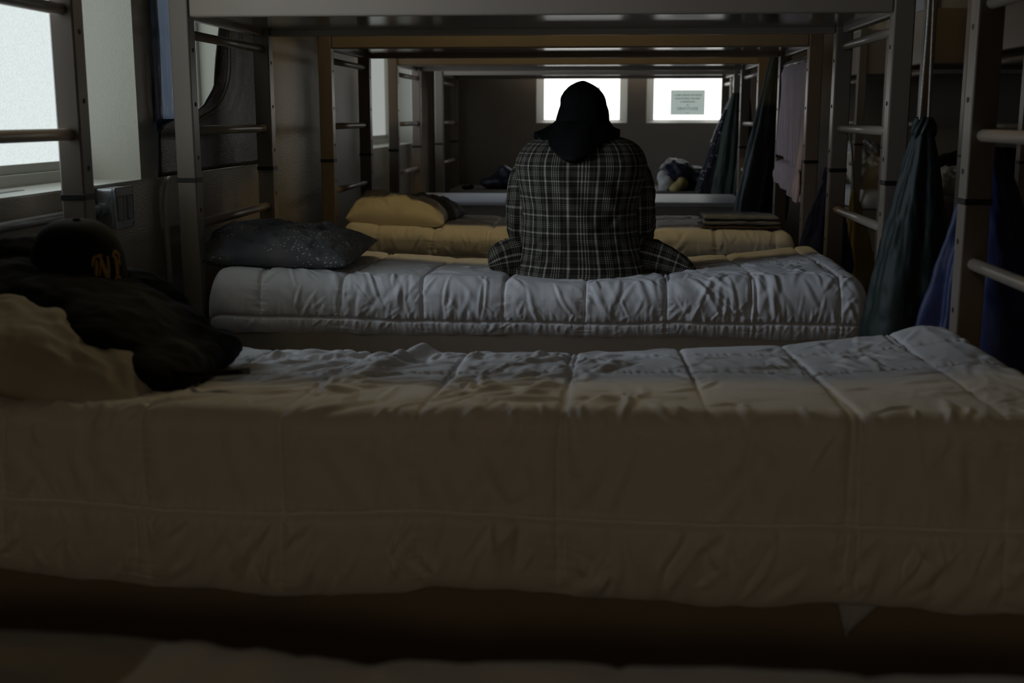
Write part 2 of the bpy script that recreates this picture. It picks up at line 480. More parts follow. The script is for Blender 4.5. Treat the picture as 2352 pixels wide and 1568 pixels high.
def build_room():
    struct(link('floor', box('floor', (XW - 0.25, ROOM_Y0 - 0.1, -0.05), (ROOM_X1 + 0.1, ROOM_Y1 + 0.25, 0.0)), M_floor))
    struct(link('ceiling', box('ceiling', (XW - 0.25, ROOM_Y0 - 0.1, ROOM_Z), (ROOM_X1 + 0.1, ROOM_Y1 + 0.25, ROOM_Z + 0.05)), M_ceil))
    # left wall with three openings
    bm = bmesh.new()
    x0, x1 = XW - 0.25, XW
    add_box(bm, (x0, ROOM_Y0, 0), (x1, ROOM_Y1, SILL))
    add_box(bm, (x0, ROOM_Y0, HEAD), (x1, ROOM_Y1, ROOM_Z))
    ys = [ROOM_Y0] + [v for w_ in WIN for v in w_] + [ROOM_Y1]
    for a, b in zip(ys[0::2], ys[1::2]):
        add_box(bm, (x0, a, SILL), (x1, b, HEAD))
    struct(link('wall_left', bm_mesh('wall_left', bm), M_wall))
    # pilasters standing a little proud of the wall between the openings
    for k, (a, b) in enumerate([(4.42, 5.05), (5.45, 6.05)]):
        struct(link('trim_%d' % (k + 1), box('trim', (XW, a, 0.0), (XW + 0.012, b, ROOM_Z), 0.004, 2), M_wall))
    # far wall with two windows
    fw_ = [(-0.517, 0.163), (0.306, 0.925)]
    zb, zt = 1.008, 1.75
    bm = bmesh.new()
    y0, y1 = ROOM_Y1, ROOM_Y1 + 0.2
    add_box(bm, (XW - 0.25, y0, 0), (ROOM_X1, y1, zb)); add_box(bm, (XW - 0.25, y0, zt), (ROOM_X1, y1, ROOM_Z))
    xs = [XW - 0.25] + [v for w_ in fw_ for v in w_] + [ROOM_X1]
    for a, b in zip(xs[0::2], xs[1::2]):
        add_box(bm, (a, y0, zb), (b, y1, zt))
    struct(link('wall_far', bm_mesh('wall_far', bm), M_wallfar))
    struct(link('wall_right', box('wall_right', (ROOM_X1, ROOM_Y0, 0), (ROOM_X1 + 0.1, ROOM_Y1 + 0.2, ROOM_Z)), M_wallfar))
    struct(link('wall_back', box('wall_back', (XW - 0.25, ROOM_Y0 - 0.1, 0), (ROOM_X1, ROOM_Y0, ROOM_Z)), M_wallfar))
    # windows of the left wall
    for k, (a, b) in enumerate(WIN):
        e = bpy.data.objects.new('window_%d' % (k + 1), None); COL.objects.link(e); struct(e)
        e.location = (XP, (a + b) / 2, SILL)
        h = (b - a) / 2
        bm = bmesh.new()
        zt_ = HEAD - SILL
        add_box(bm, (-0.03, -h, 0.0), (0.02, h, 0.036), 0.003); add_box(bm, (-0.03, -h, 0.036), (0.008, h, 0.06), 0.002)
        add_box(bm, (-0.03, -h, zt_ - 0.05), (0.015, h, zt_), 0.003)
        add_box(bm, (-0.03, -h, 0.06), (0.012, -h + 0.03, zt_ - 0.05), 0.002)
        add_box(bm, (-0.03, h - 0.03, 0.06), (0.012, h, zt_ - 0.05), 0.002)
        link('window_frame', bm_mesh('window_frame', bm), M_frame, e)
        p = link('pane', box('pane', (-0.012, -h + 0.03, 0.06), (-0.006, h - 0.03, zt_ - 0.05)), M_paneD if k == 2 else M_paneL, e)
        p['label'] = 'frosted glass pane'
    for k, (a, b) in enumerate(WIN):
        bm = bmesh.new(); t_ = 0.006  # thin lining added to carry the lightened paint of the lit jambs and sill
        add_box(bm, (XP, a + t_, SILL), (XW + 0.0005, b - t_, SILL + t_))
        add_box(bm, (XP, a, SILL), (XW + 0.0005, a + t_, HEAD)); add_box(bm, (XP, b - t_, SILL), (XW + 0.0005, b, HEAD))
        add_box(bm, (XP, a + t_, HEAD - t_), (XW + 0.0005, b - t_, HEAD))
        struct(link('trim_%d' % (k + 3), bm_mesh('reveal', bm), M_reveal_lit))
    # windows of the far wall
    for k, (a, b) in enumerate(fw_):
        e = bpy.data.objects.new('window_%d' % (k + 4), None); COL.objects.link(e); struct(e)
        e.location = ((a + b) / 2, ROOM_Y1, zb)
        h = (b - a) / 2; H_ = zt - zb; wd = 0.056; bw = 0.024; dp = 0.05
        o = [(-h, 0, 0), (h, 0, 0), (h, 0, H_), (-h, 0, H_)]
        i = [(-h + wd, dp, bw), (h - wd, dp, bw), (h - wd, dp, H_ - 0.05), (-h + wd, dp, H_ - 0.05)]
        o2 = [(-h, 0.12, 0), (h, 0.12, 0), (h, 0.12, H_), (-h, 0.12, H_)]
        i2 = [(p_[0], 0.12, p_[2]) for p_ in i]
        V = o + i + o2 + i2
        F = []
        for s in range(4):
            t = (s + 1) % 4
            F += [(s, t, 4 + t, 4 + s), (4 + s, 4 + t, 12 + t, 12 + s), (12 + s, 12 + t, 8 + t, 8 + s), (8 + s, 8 + t, t, s)]
        me = mesh('window_frame', V, F); fix_normals(me)
        link('window_frame', me, M_frame, e)
        link('pane', box('pane', (-h + wd, 0.075, bw), (h - wd, 0.085, H_ - 0.05)), M_paneF, e)
    # baseboard
    struct(link('baseboard_left', box('baseboard', (XW, ROOM_Y0, 0), (XW + 0.012, 4.42, 0.1), 0.003), M_dark))


build_room()


def ceiling_lamp(x, y, L_, power, label, along='x'):
    t = thing('ceiling_lamp', label, 'lamp', (x, y, ROOM_Z))
    if along == 'y': t.rotation_euler = (0, 0, PI / 2)
    link('housing', box('housing', (-L_ / 2 - 0.03, -0.06, -0.05), (L_ / 2 + 0.03, 0.06, 0.0), 0.008), M_lampbody, t)
    m = emis('lamp_tube_glow', WARM, power)
    for s in (-0.03, 0.03):
        link('tube', tube('tube', [(-L_ / 2, s, -0.07), (L_ / 2, s, -0.07)], 0.013, 10), m, t)
    bl = box('added_baffle', (-0.002, -0.06, -0.17), (0.002, 0.06, -0.05))  # unseen blades added to keep the lamp light off the beds across the aisle
    for k in range(int(L_ / 0.09) + 2):
        link('added_baffle', bl, M_lampbody, t).location = (-L_ / 2 - 0.02 + k * (L_ + 0.04) / (int(L_ / 0.09) + 1), 0, 0)
    return t


ceiling_lamp(-0.32, 4.52, 1.35, LAMP_CD, 'warm twin tube lamp on the ceiling above the gap behind the plaid shirt')


def fill_lamp(x, z):  # unseen lamp added in place of warm light bounced from the room behind
    t = thing('fill_lamp', 'added unseen globe lamp giving warm fill from behind the camera', 'lamp', (x, ROOM_Y0, z))
    link('back_plate', box('back_plate', (-0.06, 0.0, -0.06), (0.06, 0.015, 0.06), 0.005), M_lampbody, t)
    link('arm', tube('arm', [(0, 0.01, 0), (0, 0.09, 0), (0, 0.13, 0.01)], 0.012, 10), M_lampbody, t)
    bm = bmesh.new(); bmesh.ops.create_uvsphere(bm, u_segments=24, v_segments=16, radius=0.13, matrix=Matrix.Translation((0, 0.25, 0.02)))
    link('globe', bm_mesh('globe', bm), emis('globe_glow', (1.0, 0.78, 0.5), LAMP_BACK), t, True)


fill_lamp(-0.3, 1.92)


# ------------------------------------------------------------------ bunk beds
BW, BD, PT = 2.04, 0.852, 0.055
RL, RU = (0.16, 0.44), (1.325, 1.605)
POST_H = 1.95


def bunk_meshes():
    D = {}
    D['post'] = box('post', (0, 0, 0), (PT, PT, POST_H), 0.004, 2)
    D['band'] = box('joint_band', (-0.0015, -0.0015, 0.866), (PT + 0.0015, PT + 0.0015, 0.879), 0.001, 1)
    bm = bmesh.new()
    bmesh.ops.create_cone(bm, cap_ends=True, segments=12, radius1=0.0062, radius2=0.0055, depth=0.002)
    bmesh.ops.rotate(bm, verts=bm.verts, cent=(0, 0, 0), matrix=Matrix.Rotation(PI / 2, 3, 'Y'))
    D['hole'] = bm_mesh('bolt_hole', bm)
    L_ = BW - 2 * PT

    def rail(z0, z1, ln, nm):
        bm = bmesh.new()
        add_box(bm, (0, 0, z0), (ln, 0.03, z1), 0.006, 2)
        return bm_mesh(nm, bm)
    D['rail_lo'] = rail(*RL, L_, 'side_rail'); D['rail_up'] = rail(*RU, L_, 'side_rail')
    D['end_lo'] = rail(*RL, BD - 2 * PT, 'end_rail'); D['end_up'] = rail(*RU, BD - 2 * PT, 'end_rail')
    bm = bmesh.new(); add_box(bm, (0.035, 0.035, 0), (BW - 0.035, BD - 0.035, 0.012))
    D['deck'] = bm_mesh('deck', bm)
    D['rung'] = tube('rung', [(0, 0, 0), (0, BD - 2 * PT + 0.02, 0)], 0.0135, 14)
    D['rung'].polygons.foreach_set('use_smooth', [len(p.vertices) == 4 for p in D['rung'].polygons])
    return D


BM_ = bunk_meshes()
HOLES = [0.486 + 0.15 * k for k in range(6)]


def bunk(x, y, label, group, holes=True):
    """x: left outer face of its posts; y: front face."""
    t = thing('bunk_bed', label, 'bunk bed', (x, y, 0), 0, group)
    for ix in (0, 1):
        for iy in (0, 1):
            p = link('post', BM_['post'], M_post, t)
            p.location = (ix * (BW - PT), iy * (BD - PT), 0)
            link('joint_band', BM_['band'], M_band, p)
            if holes:
                for z in HOLES:
                    h = link('bolt_hole', BM_['hole'], M_hole, p)
                    h.location = (PT + 0.0002 if ix == 0 else -0.0002, PT * 0.55, z)
    for iy in (0, 1):
        yy = 0.006 if iy == 0 else BD - 0.036
        for nm in ('rail_lo', 'rail_up'):
            r = link('side_rail', BM_[nm], M_paint, t); r.location = (PT, yy, 0)
    for ix in (0, 1):
        xx = 0.036 if ix == 0 else BW - 0.006
        for nm in ('end_lo', 'end_up'):
            r = link('end_rail', BM_[nm], M_paint, t); r.location = (xx, PT, 0); r.rotation_euler = (0, 0, PI / 2)
        for z in (0.74, 1.012, 1.282, 1.76, 1.9):
            r = link('rung', BM_['rung'], M_paint, t)
            r.location = (PT / 2 if ix == 0 else BW - PT / 2, PT - 0.01, z)
    d = link('deck', BM_['deck'], M_deck, t); d.location = (0, 0, 0.40)
    d = link('deck', BM_['deck'], M_deck, t); d.location = (0, 0, 1.345)
    return t


BX = {'A': -1.22, 'B': -1.22, 'C': -1.22, 'D': -1.18, 'E': -1.18, 'F': -1.145}
BY = {'A': 0.20, 'B': 1.78, 'C': 3.31, 'D': 4.88, 'E': 6.45, 'F': 8.0}
G1 = 'bunk beds standing along the window wall'
bunk(BX['A'], BY['A'], 'bunk bed nearest the camera under the blurred quilt at the bottom edge', G1, False)
bunk(BX['B'], BY['B'], 'beige steel bunk bed carrying the cap and the large white quilt in the foreground', G1)
bunk(BX['C'], BY['C'], 'beige steel bunk bed on which the person in plaid sits', G1)
bunk(BX['D'], BY['D'], 'beige steel bunk bed with the cream quilt and pink towel, behind the person', G1)
bunk(BX['E'], BY['E'], 'beige steel bunk bed with a bare grey mattress, fourth from the front', G1)
bunk(BX['F'], BY['F'], 'farthest beige steel bunk bed, standing against the wall with two small windows', G1)
G2 = 'bunk beds across the aisle'
X2 = 1.65
bunk(X2, BY['D'], 'bunk bed across the aisle at the right edge of the picture', G2)
bunk(X2, BY['E'], 'bunk bed across the aisle seen between the green bag and the blue bag', G2)
bunk(X2 - 0.01, BY['F'], 'bunk bed across the aisle piled with cream bedding, next to the far wall', G2)


# ------------------------------------------------------------------ quilts
def creases(xs, s, specs, seed):
    """Sharp little cloth folds: strokes laid over the (x, s) sheet. specs: (n, x range, s range, angle range, length range, width range, height)."""
    rnd = random.Random(seed)
    D = np.zeros((len(xs), len(s)))
    for n, xr, sr, ar, lr, wr_, h in specs:
        for _ in range(n):
            xc = rnd.uniform(*xr); sc = rnd.uniform(*sr); a = rnd.uniform(*ar); ln = rnd.uniform(*lr); wd = rnd.uniform(*wr_)
            hh = h * rnd.uniform(0.35, 1.0); side = rnd.choice((-1, 1)); cv = rnd.uniform(-2.5, 2.5)
            ca, sa = math.cos(a), math.sin(a)
            ex = abs(ca) * ln / 2 + 5 * wd; es = abs(sa) * ln / 2 + 5 * wd
            i0, i1 = np.searchsorted(xs, (xc - ex, xc + ex)); j0, j1 = np.searchsorted(s, (sc - es, sc + es))
            if i1 - i0 < 2 or j1 - j0 < 2: continue
            X, Q = np.meshgrid(xs[i0:i1] - xc, s[j0:j1] - sc, indexing='ij')
            u = (X * ca + Q * sa) / (ln / 2); v = -X * sa + Q * ca
            v = v - cv * (u * ln / 2) ** 2
            win = np.clip(1 - u * u, 0, 1) ** 1.2
            t = v / (wd * (0.55 + 0.45 * win)) * side
            prof = np.exp(-t * t) - 0.65 * np.exp(-((t - 1.5) / 0.8) ** 2) - 0.2 * np.exp(-((t + 1.9) / 1.2) ** 2)
            D[i0:i1, j0:j1] += hh * win * prof
    return D


def quilt(name, x0, x1, yf, yb, top, zbf, zbb, m, seam0, seam_dx, nx, ns, seed, rows_top=(0.42, 0.75),
          seam_drop=0.15, puff=0.011, wr=0.006, lip=0.0, r=0.055, bulge=0.012, end=0.07, bot=None, floor_z=None, tmid=0.58, sw=0.013, cr=None, groove=1.0, row_groove=1.0):
    """A quilted comforter draped over its mattress. top(x, v): height of the top, v 0 front .. 1 back."""
    # cross-section path (s): front hem -> front edge -> top -> back edge -> back hem
    xs = np.linspace(x0, x1, nx)
    lf = tmid - r - zbf; la = r * PI / 2; lt = (yb - yf) - 2 * r; lb = tmid - r - zbb
    tot = lf + la + lt + la + lb
    # denser on front and top
    sf = lf + la * 1.3
    nf_ = int(ns * 0.46); nb_ = int(ns * 0.10); sb = tot - (lb + la * 0.7)
    s = np.concatenate([np.linspace(0, sf, nf_, endpoint=False), np.linspace(sf, sb, ns - nf_ - nb_, endpoint=False), np.linspace(sb, tot, nb_)])
    Y = np.zeros(ns); Zv = np.zeros(ns); ny = np.zeros(ns); nz = np.zeros(ns); kind = np.zeros(ns); vv = np.zeros(ns)
    for i, q in enumerate(s):
        if q < lf:
            Y[i] = yf; Zv[i] = zbf + q; ny[i] = -1
        elif q < lf + la:
            a = (q - lf) / r
            Y[i] = yf + r - r * math.cos(a); Zv[i] = tmid - r + r * math.sin(a); ny[i] = -math.cos(a); nz[i] = math.sin(a)
        elif q < lf + la + lt:
            Y[i] = yf + r + (q - lf - la); Zv[i] = tmid; nz[i] = 1
        elif q < lf + 2 * la + lt:
            a = (q - lf - la - lt) / r
            Y[i] = yb - r + r * math.sin(a); Zv[i] = tmid - r + r * math.cos(a); ny[i] = math.sin(a); nz[i] = math.cos(a)
        else:
            Y[i] = yb; Zv[i] = tmid - r - (q - lf - 2 * la - lt); ny[i] = 1
    vv = np.clip((Y - yf) / (yb - yf), 0, 1)
    X, SS = np.meshgrid(xs, s, indexing='ij')
    VV = np.broadcast_to(vv, X.shape)
    Yg = np.broadcast_to(Y, X.shape).copy(); Zg = np.broadcast_to(Zv, X.shape).copy()
    NY = np.broadcast_to(ny, X.shape); NZ = np.broadcast_to(nz, X.shape)
    zt = top(X, VV)
    # lift the top; hanging sides interpolate down to the hem
    frac_f = np.clip((Zg - zbf) / (tmid - zbf), 0, 1)
    frac_b = np.clip((Zg - zbb) / (tmid - zbb), 0, 1)
    frac = np.where(VV < 0.5, frac_f, frac_b)
    Zg += (zt - tmid) * frac
    if bot is not None:
        hem = bot(X)
        Zg += np.where(VV < 0.5, (hem - zbf) * (1 - frac_f), 0)
    # rounded belly of the front
    Yg -= np.where(VV < 0.3, bulge * np.sin(np.clip(frac_f, 0, 1) * PI) * (np.abs(NY)), 0)
    # seams across (constant x) wander slightly
    wob = 0.012 * fbm(SS * 3.0, X * 0.0 + np.floor((X - seam0) / seam_dx), seed + 5, 2)
    u = (X - seam0 + wob) / seam_dx
    fu = u - np.floor(u)
    dxs = np.minimum(fu, 1 - fu) * seam_dx
    p_x = 1 - np.exp(-(dxs / sw) ** 1.1)
    # seams along (constant s): hem channel and rows over the top
    srow = [lf + la * 0.5 - seam_drop] + [lf + la + lt * q for q in rows_top] + [lf + la + lt + la + seam_drop * 0.8]
    ds = np.full(X.shape, 9.0)
    wob2 = 0.006 * fbm(X * 5.0, SS * 0.0, seed + 8, 2)
    for q in srow:
        ds = np.minimum(ds, np.abs(SS - q + wob2))
    p_s = 1 - np.exp(-(ds / (sw * 0.9)) ** 1.1)
    p_x = 1 - (1 - p_x) * np.clip(SS / 0.06, 0, 1)
    pf = np.minimum(p_x, 0.1 + 0.9 * p_s)
    d = puff * (pf - 0.55) - groove * (0.0060 * np.exp(-(dxs / 0.0042) ** 2) * np.clip(SS / 0.06, 0, 1) + 0.0050 * row_groove * np.exp(-(ds / 0.0035) ** 2))
    if cr is not None:
        d += creases(xs, s, cr(lf, la, lt, srow[0]), seed + 90) * (0.3 + 0.7 * np.minimum(p_x, p_s)) * np.clip(SS / 0.035, 0, 1)
    # creases: folded ridges leaning across the panels, strongest near the hem seam and front edge
    dist = 0.35 * fbm(X * 4, SS * 4, seed + 1)
    a1 = ridge((X + 0.45 * SS) * 15 + dist * 5, (SS - 0.3 * X) * 4.0 + dist, seed + 2)
    a2 = ridge((X - 0.6 * SS) * 12 + dist * 4, (SS + 0.2 * X) * 6.0, seed + 12)
    a1 = np.sign(a1) * np.abs(a1) ** 1.35; a2 = np.sign(a2) * np.abs(a2) ** 1.35
    a3 = fbm(X * 30 + dist * 6, SS * 13, seed + 22, 3)
    patch = np.clip(0.55 + 0.9 * fbm(X * 3.0, SS * 4.0, seed + 31, 2), 0.12, 1.3)
    d += wr * patch * (0.55 * a1 + 0.35 * a2 + 0.35 * a3) * (0.35 + 0.65 * np.minimum(p_x, p_s))
    # puckers along seams
    pk = np.sin(X * 260 + 9 * fbm(X * 30, SS * 3, seed + 40)) * np.exp(-(ds / 0.022) ** 1.2) * np.clip(ds / 0.004, 0, 1)
    pk2 = np.sin(SS * 240 + 9 * fbm(SS * 30, X * 3, seed + 41)) * np.exp(-(dxs / 0.016) ** 1.2) * np.clip(dxs / 0.004, 0, 1)
    d += 0.0016 * pk + 0.0010 * pk2
    d += 0.010 * fbm(X * 2.2, SS * 2.6, seed + 50, 2) * NZ
    if lip:
        d += np.where((VV < 0.3), -lip * (1 / (1 + np.exp((SS - srow[0]) / 0.004))), 0)
    # hem rolls under
    Yg += NY * d; Zg += NZ * d
    hemroll = np.exp(-SS / 0.02)
    Yg += hemroll * 0.012
    Zg += np.where(VV < 0.3, 0.006 * fbm(X * 9, X * 0, seed + 77) * np.exp(-SS / 0.03), 0)
    # ends close with a soft rounding
    te = np.clip(np.maximum((x0 + end - X) / end, (X - (x1 - end)) / end), 0, 1)
    k = np.clip(1 - te ** 2.6, 0, 1) ** 0.42
    yc = (yf + yb) / 2; zc = (zbf + 0.02) if floor_z is None else floor_z
    Yg = yc + (Yg - yc) * (0.86 + 0.14 * k)
    Zg = zc + (Zg - zc) * (0.12 + 0.88 * k)
    P = np.stack([X, Yg, Zg], -1)
    # underside closing the loop
    ub = 6
    a = P[:, -1, :]; b = P[:, 0, :]
    und = np.stack([a + (b - a) * (i / (ub + 1)) for i in range(1, ub + 1)], 1)
    P = np.concatenate([P, und], 1)
    me = grid_mesh(name, P, close_v=True)
    bm = bmesh.new(); bm.from_mesh(me)
    nv = P.shape[1]
    bm.verts.ensure_lookup_table()
    bm.faces.new([bm.verts[i] for i in range(nv)])
    bm.faces.new([bm.verts[(nx - 1) * nv + i] for i in range(nv)][::-1])
    bmesh.ops.recalc_face_normals(bm, faces=bm.faces)
    bm.to_mesh(me); bm.free()
    return link(name, me, m)


def lerp_pts(x, xs, ys):
    return np.interp(x, xs, ys)


# C: the white quilt the person sits on
def topC(x, v):
    f = lerp_pts(x, [-1.16, -1.0, -0.74, -0.36, -0.1, 0.14, 0.39, 0.63, 0.74], [0.625, 0.612, 0.597, 0.592, 0.585, 0.595, 0.606, 0.61, 0.60])
    b = lerp_pts(x, [-1.16, -0.8, -0.4, 0.2, 0.5, 0.65, 0.74], [0.585, 0.578, 0.562, 0.562, 0.59, 0.612, 0.615])
    dip = -0.018 * np.exp(-((x + 0.07) / 0.22) ** 2) * np.sin(np.clip(v, 0, 1) * PI)
    return f * (1 - v) + b * v + dip


qC = quilt('comforter', -1.155, 0.755, 3.308, 4.135, topC, 0.432, 0.45, M_white, -0.985, 0.2345, 560, 400, 11,
           seam_drop=0.098, wr=0.005, puff=0.006, bulge=0.014, floor_z=0.438, r=0.045, cr=lambda lf, la, lt, s0: [
               (85, (-1.0, 0.72), (s0 + 0.01, lf + la), (0.7, 2.5), (0.06, 0.17), (0.005, 0.013), 0.0048),
               (70, (-1.0, 0.72), (s0, s0 + 0.05), (0.6, 2.5), (0.03, 0.08), (0.003, 0.007), 0.0030),
               (80, (-1.05, 0.72), (0.0, s0 + 0.01), (0.6, 2.5), (0.03, 0.08), (0.003, 0.007), 0.0038),
               (45, (0.1, 0.72), (lf, lf + la + lt * 0.5), (1.2, 2.5), (0.08, 0.20), (0.006, 0.014), 0.0048),
               (80, (-1.0, 0.72), (lf + la, lf + la + lt), (0, 3.1), (0.06, 0.22), (0.006, 0.013), 0.005)])
tag(qC, 'white quilted comforter under the person in the plaid shirt', 'comforter', 'white quilted comforters')


# B: big white quilt in the foreground
def topB(x, v):
    f = 0.602 + 0 * x
    b = lerp_pts(x, [-1.16, -0.85, -0.48, -0.2, 0.11, 0.40, 0.59, 0.69, 0.75], [0.54, 0.533, 0.529, 0.535, 0.546, 0.562, 0.585, 0.605, 0.60])
    # soft fold standing up across the bed
    fold = 0.022 * np.exp(-((x + 0.39 + 0.10 * (1 - v)) / 0.022) ** 2) * np.clip((v - 0.25) * 3, 0, 1)
    return f * (1 - v) + b * v + fold


def botB(x):
    return lerp_pts(x, [-1.2, -0.99, -0.73, -0.433, -0.262, -0.05, 0.156, 0.426, 0.66, 0.8],
                    [0.325, 0.322, 0.298, 0.289, 0.308, 0.303, 0.293, 0.302, 0.292, 0.295]) + 0.004 * fbm(x * 14, x * 0, 3)


qB = quilt('comforter', -1.155, 0.80, 1.768, 2.60, topB, 0.30, 0.40, M_white2, -0.963, 0.2255, 620, 380, 29,
           rows_top=(0.50, 0.80), seam_drop=0.150, wr=0.0045, puff=0.0035, lip=-0.015, r=0.04, bulge=0.004, bot=botB, end=0.08, groove=0.8, row_groove=2.4,
           cr=lambda lf, la, lt, s0: [
               (90, (-1.0, 0.75), (lf - 0.015, lf + la + 0.02), (0.8, 2.3), (0.03, 0.10), (0.004, 0.009), 0.0030),
               (70, (-1.1, 0.75), (0.0, s0), (0.6, 1.5), (0.06, 0.16), (0.006, 0.014), 0.0070),
               (90, (-1.1, 0.75), (0.02, s0), (0.7, 2.4), (0.03, 0.09), (0.003, 0.008), 0.0045),
               (60, (-1.1, 0.75), (s0 + 0.01, lf), (1.0, 2.1), (0.08, 0.2), (0.010, 0.022), 0.0040),
               (170, (-0.85, 0.05), (lf + la, lf + la + lt), (0.2, 1.6), (0.08, 0.26), (0.006, 0.017), 0.0068),
               (90, (-0.1, 0.75), (lf + la * 0.5, lf + la + lt), (0, 3.1), (0.06, 0.20), (0.006, 0.015), 0.0040)])
tag(qB, 'large white quilted comforter in the foreground with its hem over the bed rail', 'comforter', 'white quilted comforters')


# A: blurred quilt at the very bottom
def topA(x, v):
    return 0.560 + 0.008 * fbm(x * 4, v * 2, 71)


qA = quilt('comforter', -1.155, 0.76, 0.25, 1.03, topA, 0.45, 0.40, M_white2, -0.9, 0.23, 200, 130, 47, wr=0.008, floor_z=0.446, puff=0.004, groove=0.3)
tag(qA, 'blurred off-white comforter at the bottom edge, nearest the camera', 'comforter', 'white quilted comforters')


# D: cream quilt behind the person
def topD(x, v):
    f = lerp_pts(x, [-1.1, -0.9, -0.4, 0.2, 0.8], [0.618, 0.598, 0.578, 0.584, 0.588])
    return f * (1 - v) + 0.585 * v


qD = quilt('comforter', -1.115, 0.795, 4.878, 5.69, topD, 0.436, 0.45, M_cream, -0.95, 0.235, 330, 200, 61,
           seam_drop=0.098, wr=0.005, puff=0.007, floor_z=0.438, r=0.045, cr=lambda lf, la, lt, s0: [
               (90, (-1.0, 0.75), (s0, lf + la), (0.9, 2.3), (0.04, 0.12), (0.005, 0.010), 0.005),
               (60, (-1.0, 0.75), (lf + la, lf + la + lt), (0, 3.1), (0.05, 0.16), (0.006, 0.012), 0.005)])
tag(qD, 'cream quilted comforter glowing yellow behind the seated person', 'comforter')


# mattresses without covers
def mattress(x0, x1, y0, y1, z0, z1, m, label, group=None):
    bm = bmesh.new(); add_box(bm, (x0, y0, z0), (x1, y1, z1), 0.022, 4)
    o = link('mattress', bm_mesh('mattress', bm), None)
    o.data.materials.append(m)
    o.data.polygons.foreach_set('use_smooth', [True] * len(o.data.polygons))
    bm = bmesh.new()
    for z in (z0 + 0.02, z1 - 0.02):
        pts = [(x0 - 0.002 + 0.02, y0 - 0.002, z), (x1 - 0.02, y0 - 0.002, z)]
        add_tube(bm, pts, 0.004, 8)
    link('piping', bm_mesh('piping', bm), m, o)
    return tag(o, label, 'mattress', group)


mattress(-1.115, 0.79, 6.49, 7.26, 0.413, 0.592, M_vinyl, 'bare blue-grey vinyl mattress on the fourth bunk, no bedding')
mattress(-1.08, 0.82, 8.045, 8.81, 0.413, 0.558, M_vinylb, 'bare brown mattress under the clothes piles by the far windows')
mattress(X2 + 0.06, X2 + 1.97, 6.49, 7.26, 1.375, 1.70, M_vinyl, 'thick grey mattress on the upper deck across the aisle')


# ------------------------------------------------------------------ pillows
def pillow_mesh(name, lx, ly, h, seed, n=70, flat=0.35, pinch=0.07, wr=0.006, dent=0.0, ex=3.0, exl=None):
    u = np.linspace(-1, 1, n); v = np.linspace(-1, 1, n)
    U, V = np.meshgrid(u, v, indexing='ij')
    ox = U * lx / 2 * (1 - pinch * (1 - V ** 2) * np.abs(U) ** 3)
    oy = V * ly / 2 * (1 - pinch * (1 - U ** 2) * np.abs(V) ** 3)
    t = np.clip((1 - np.abs(U) ** np.where(U < 0, exl or ex, ex)), 0, 1) ** 0.55 * np.clip((1 - np.abs(V) ** ex), 0, 1) ** 0.55
    top = h * t * (1 - dent * np.exp(-(U ** 2 + V ** 2) * 3))
    cr = ridge((U * lx + V * ly * 0.6) * 9 + fbm(U * 3, V * 3, seed), (V * ly - U * lx * 0.4) * 5, seed + 1) * (0.4 + 0.6 * t) * t ** 0.4
    top = top + wr * cr + wr * 2.0 * fbm(U * 2.5, V * 2.5, seed + 4) * t
    botm = -h * flat * t
    P = np.concatenate([np.stack([ox, oy, top], -1)], 0)
    Q = np.stack([ox, oy, botm], -1)
    A = P.reshape(-1, 3); B = Q.reshape(-1, 3)
    verts = np.concatenate([A, B], 0)
    F = []
    for i in range(n - 1):
        for j in range(n - 1):
            a = i * n + j
            F.append((a, a + n, a + n + 1, a + 1))
            F.append((n * n + a, n * n + a + 1, n * n + a + n + 1, n * n + a + n))
    me = mesh(name, verts, F)
    bm = bmesh.new(); bm.from_mesh(me)
    bmesh.ops.remove_doubles(bm, verts=bm.verts, dist=0.0004)
    bmesh.ops.recalc_face_normals(bm, faces=bm.faces)
    bm.to_mesh(me); bm.free()
    me.polygons.foreach_set('use_smooth', np.ones(len(me.polygons), dtype=bool))
    return me


def pillow(loc, size, rot, m, label, seed, dent=0.0, wr=0.006, pinch=0.07, flat=0.35, group=None, ex=3.0, exl=None):
    o = link('pillow', pillow_mesh('pillow', *size, seed, dent=dent, wr=wr, pinch=pinch, flat=flat, ex=ex, exl=exl), m)
    o.location = loc; o.rotation_euler = rot
    return tag(o, label, 'pillow', group)


pillow((-0.990, 3.66, 0.642), (0.47, 0.60, 0.072), (0.02, 0.05, 0.04), M_galaxy, 'dark grey speckled pillow on the white quilt beside the person', 3, wr=0.009, flat=0.75, pinch=0.02, ex=2.4, exl=9.0)
pillow((-0.90, 5.16, 0.613), (0.42, 0.44, 0.10), (0.0, 0.06, 0.06), M_creampil, 'cream pillow at the head of the cream quilt', 8, wr=0.010, flat=0.6, ex=2.6, exl=6.0, pinch=0.03)
pillow((-0.875, 5.47, 0.605), (0.44, 0.30, 0.085), (0.0, 0.03, -0.05), M_greypil, 'grey-green pillow tucked behind the cream pillow', 14, wr=0.010, flat=0.45)
pillow((-0.985, 2.00, 0.630), (0.46, 0.40, 0.075), (0.10, 0.24, 0.10), M_oldpil, 'faded beige pillow under the black jacket in the foreground', 19, wr=0.006, flat=0.6)
pillow((-0.72, 0.80, 0.563), (0.66, 0.42, 0.045), (0.0, 0.0, 0.0), M_oldpil, 'blurred beige pillow in the bottom left corner', 23, wr=0.004, flat=0.3)

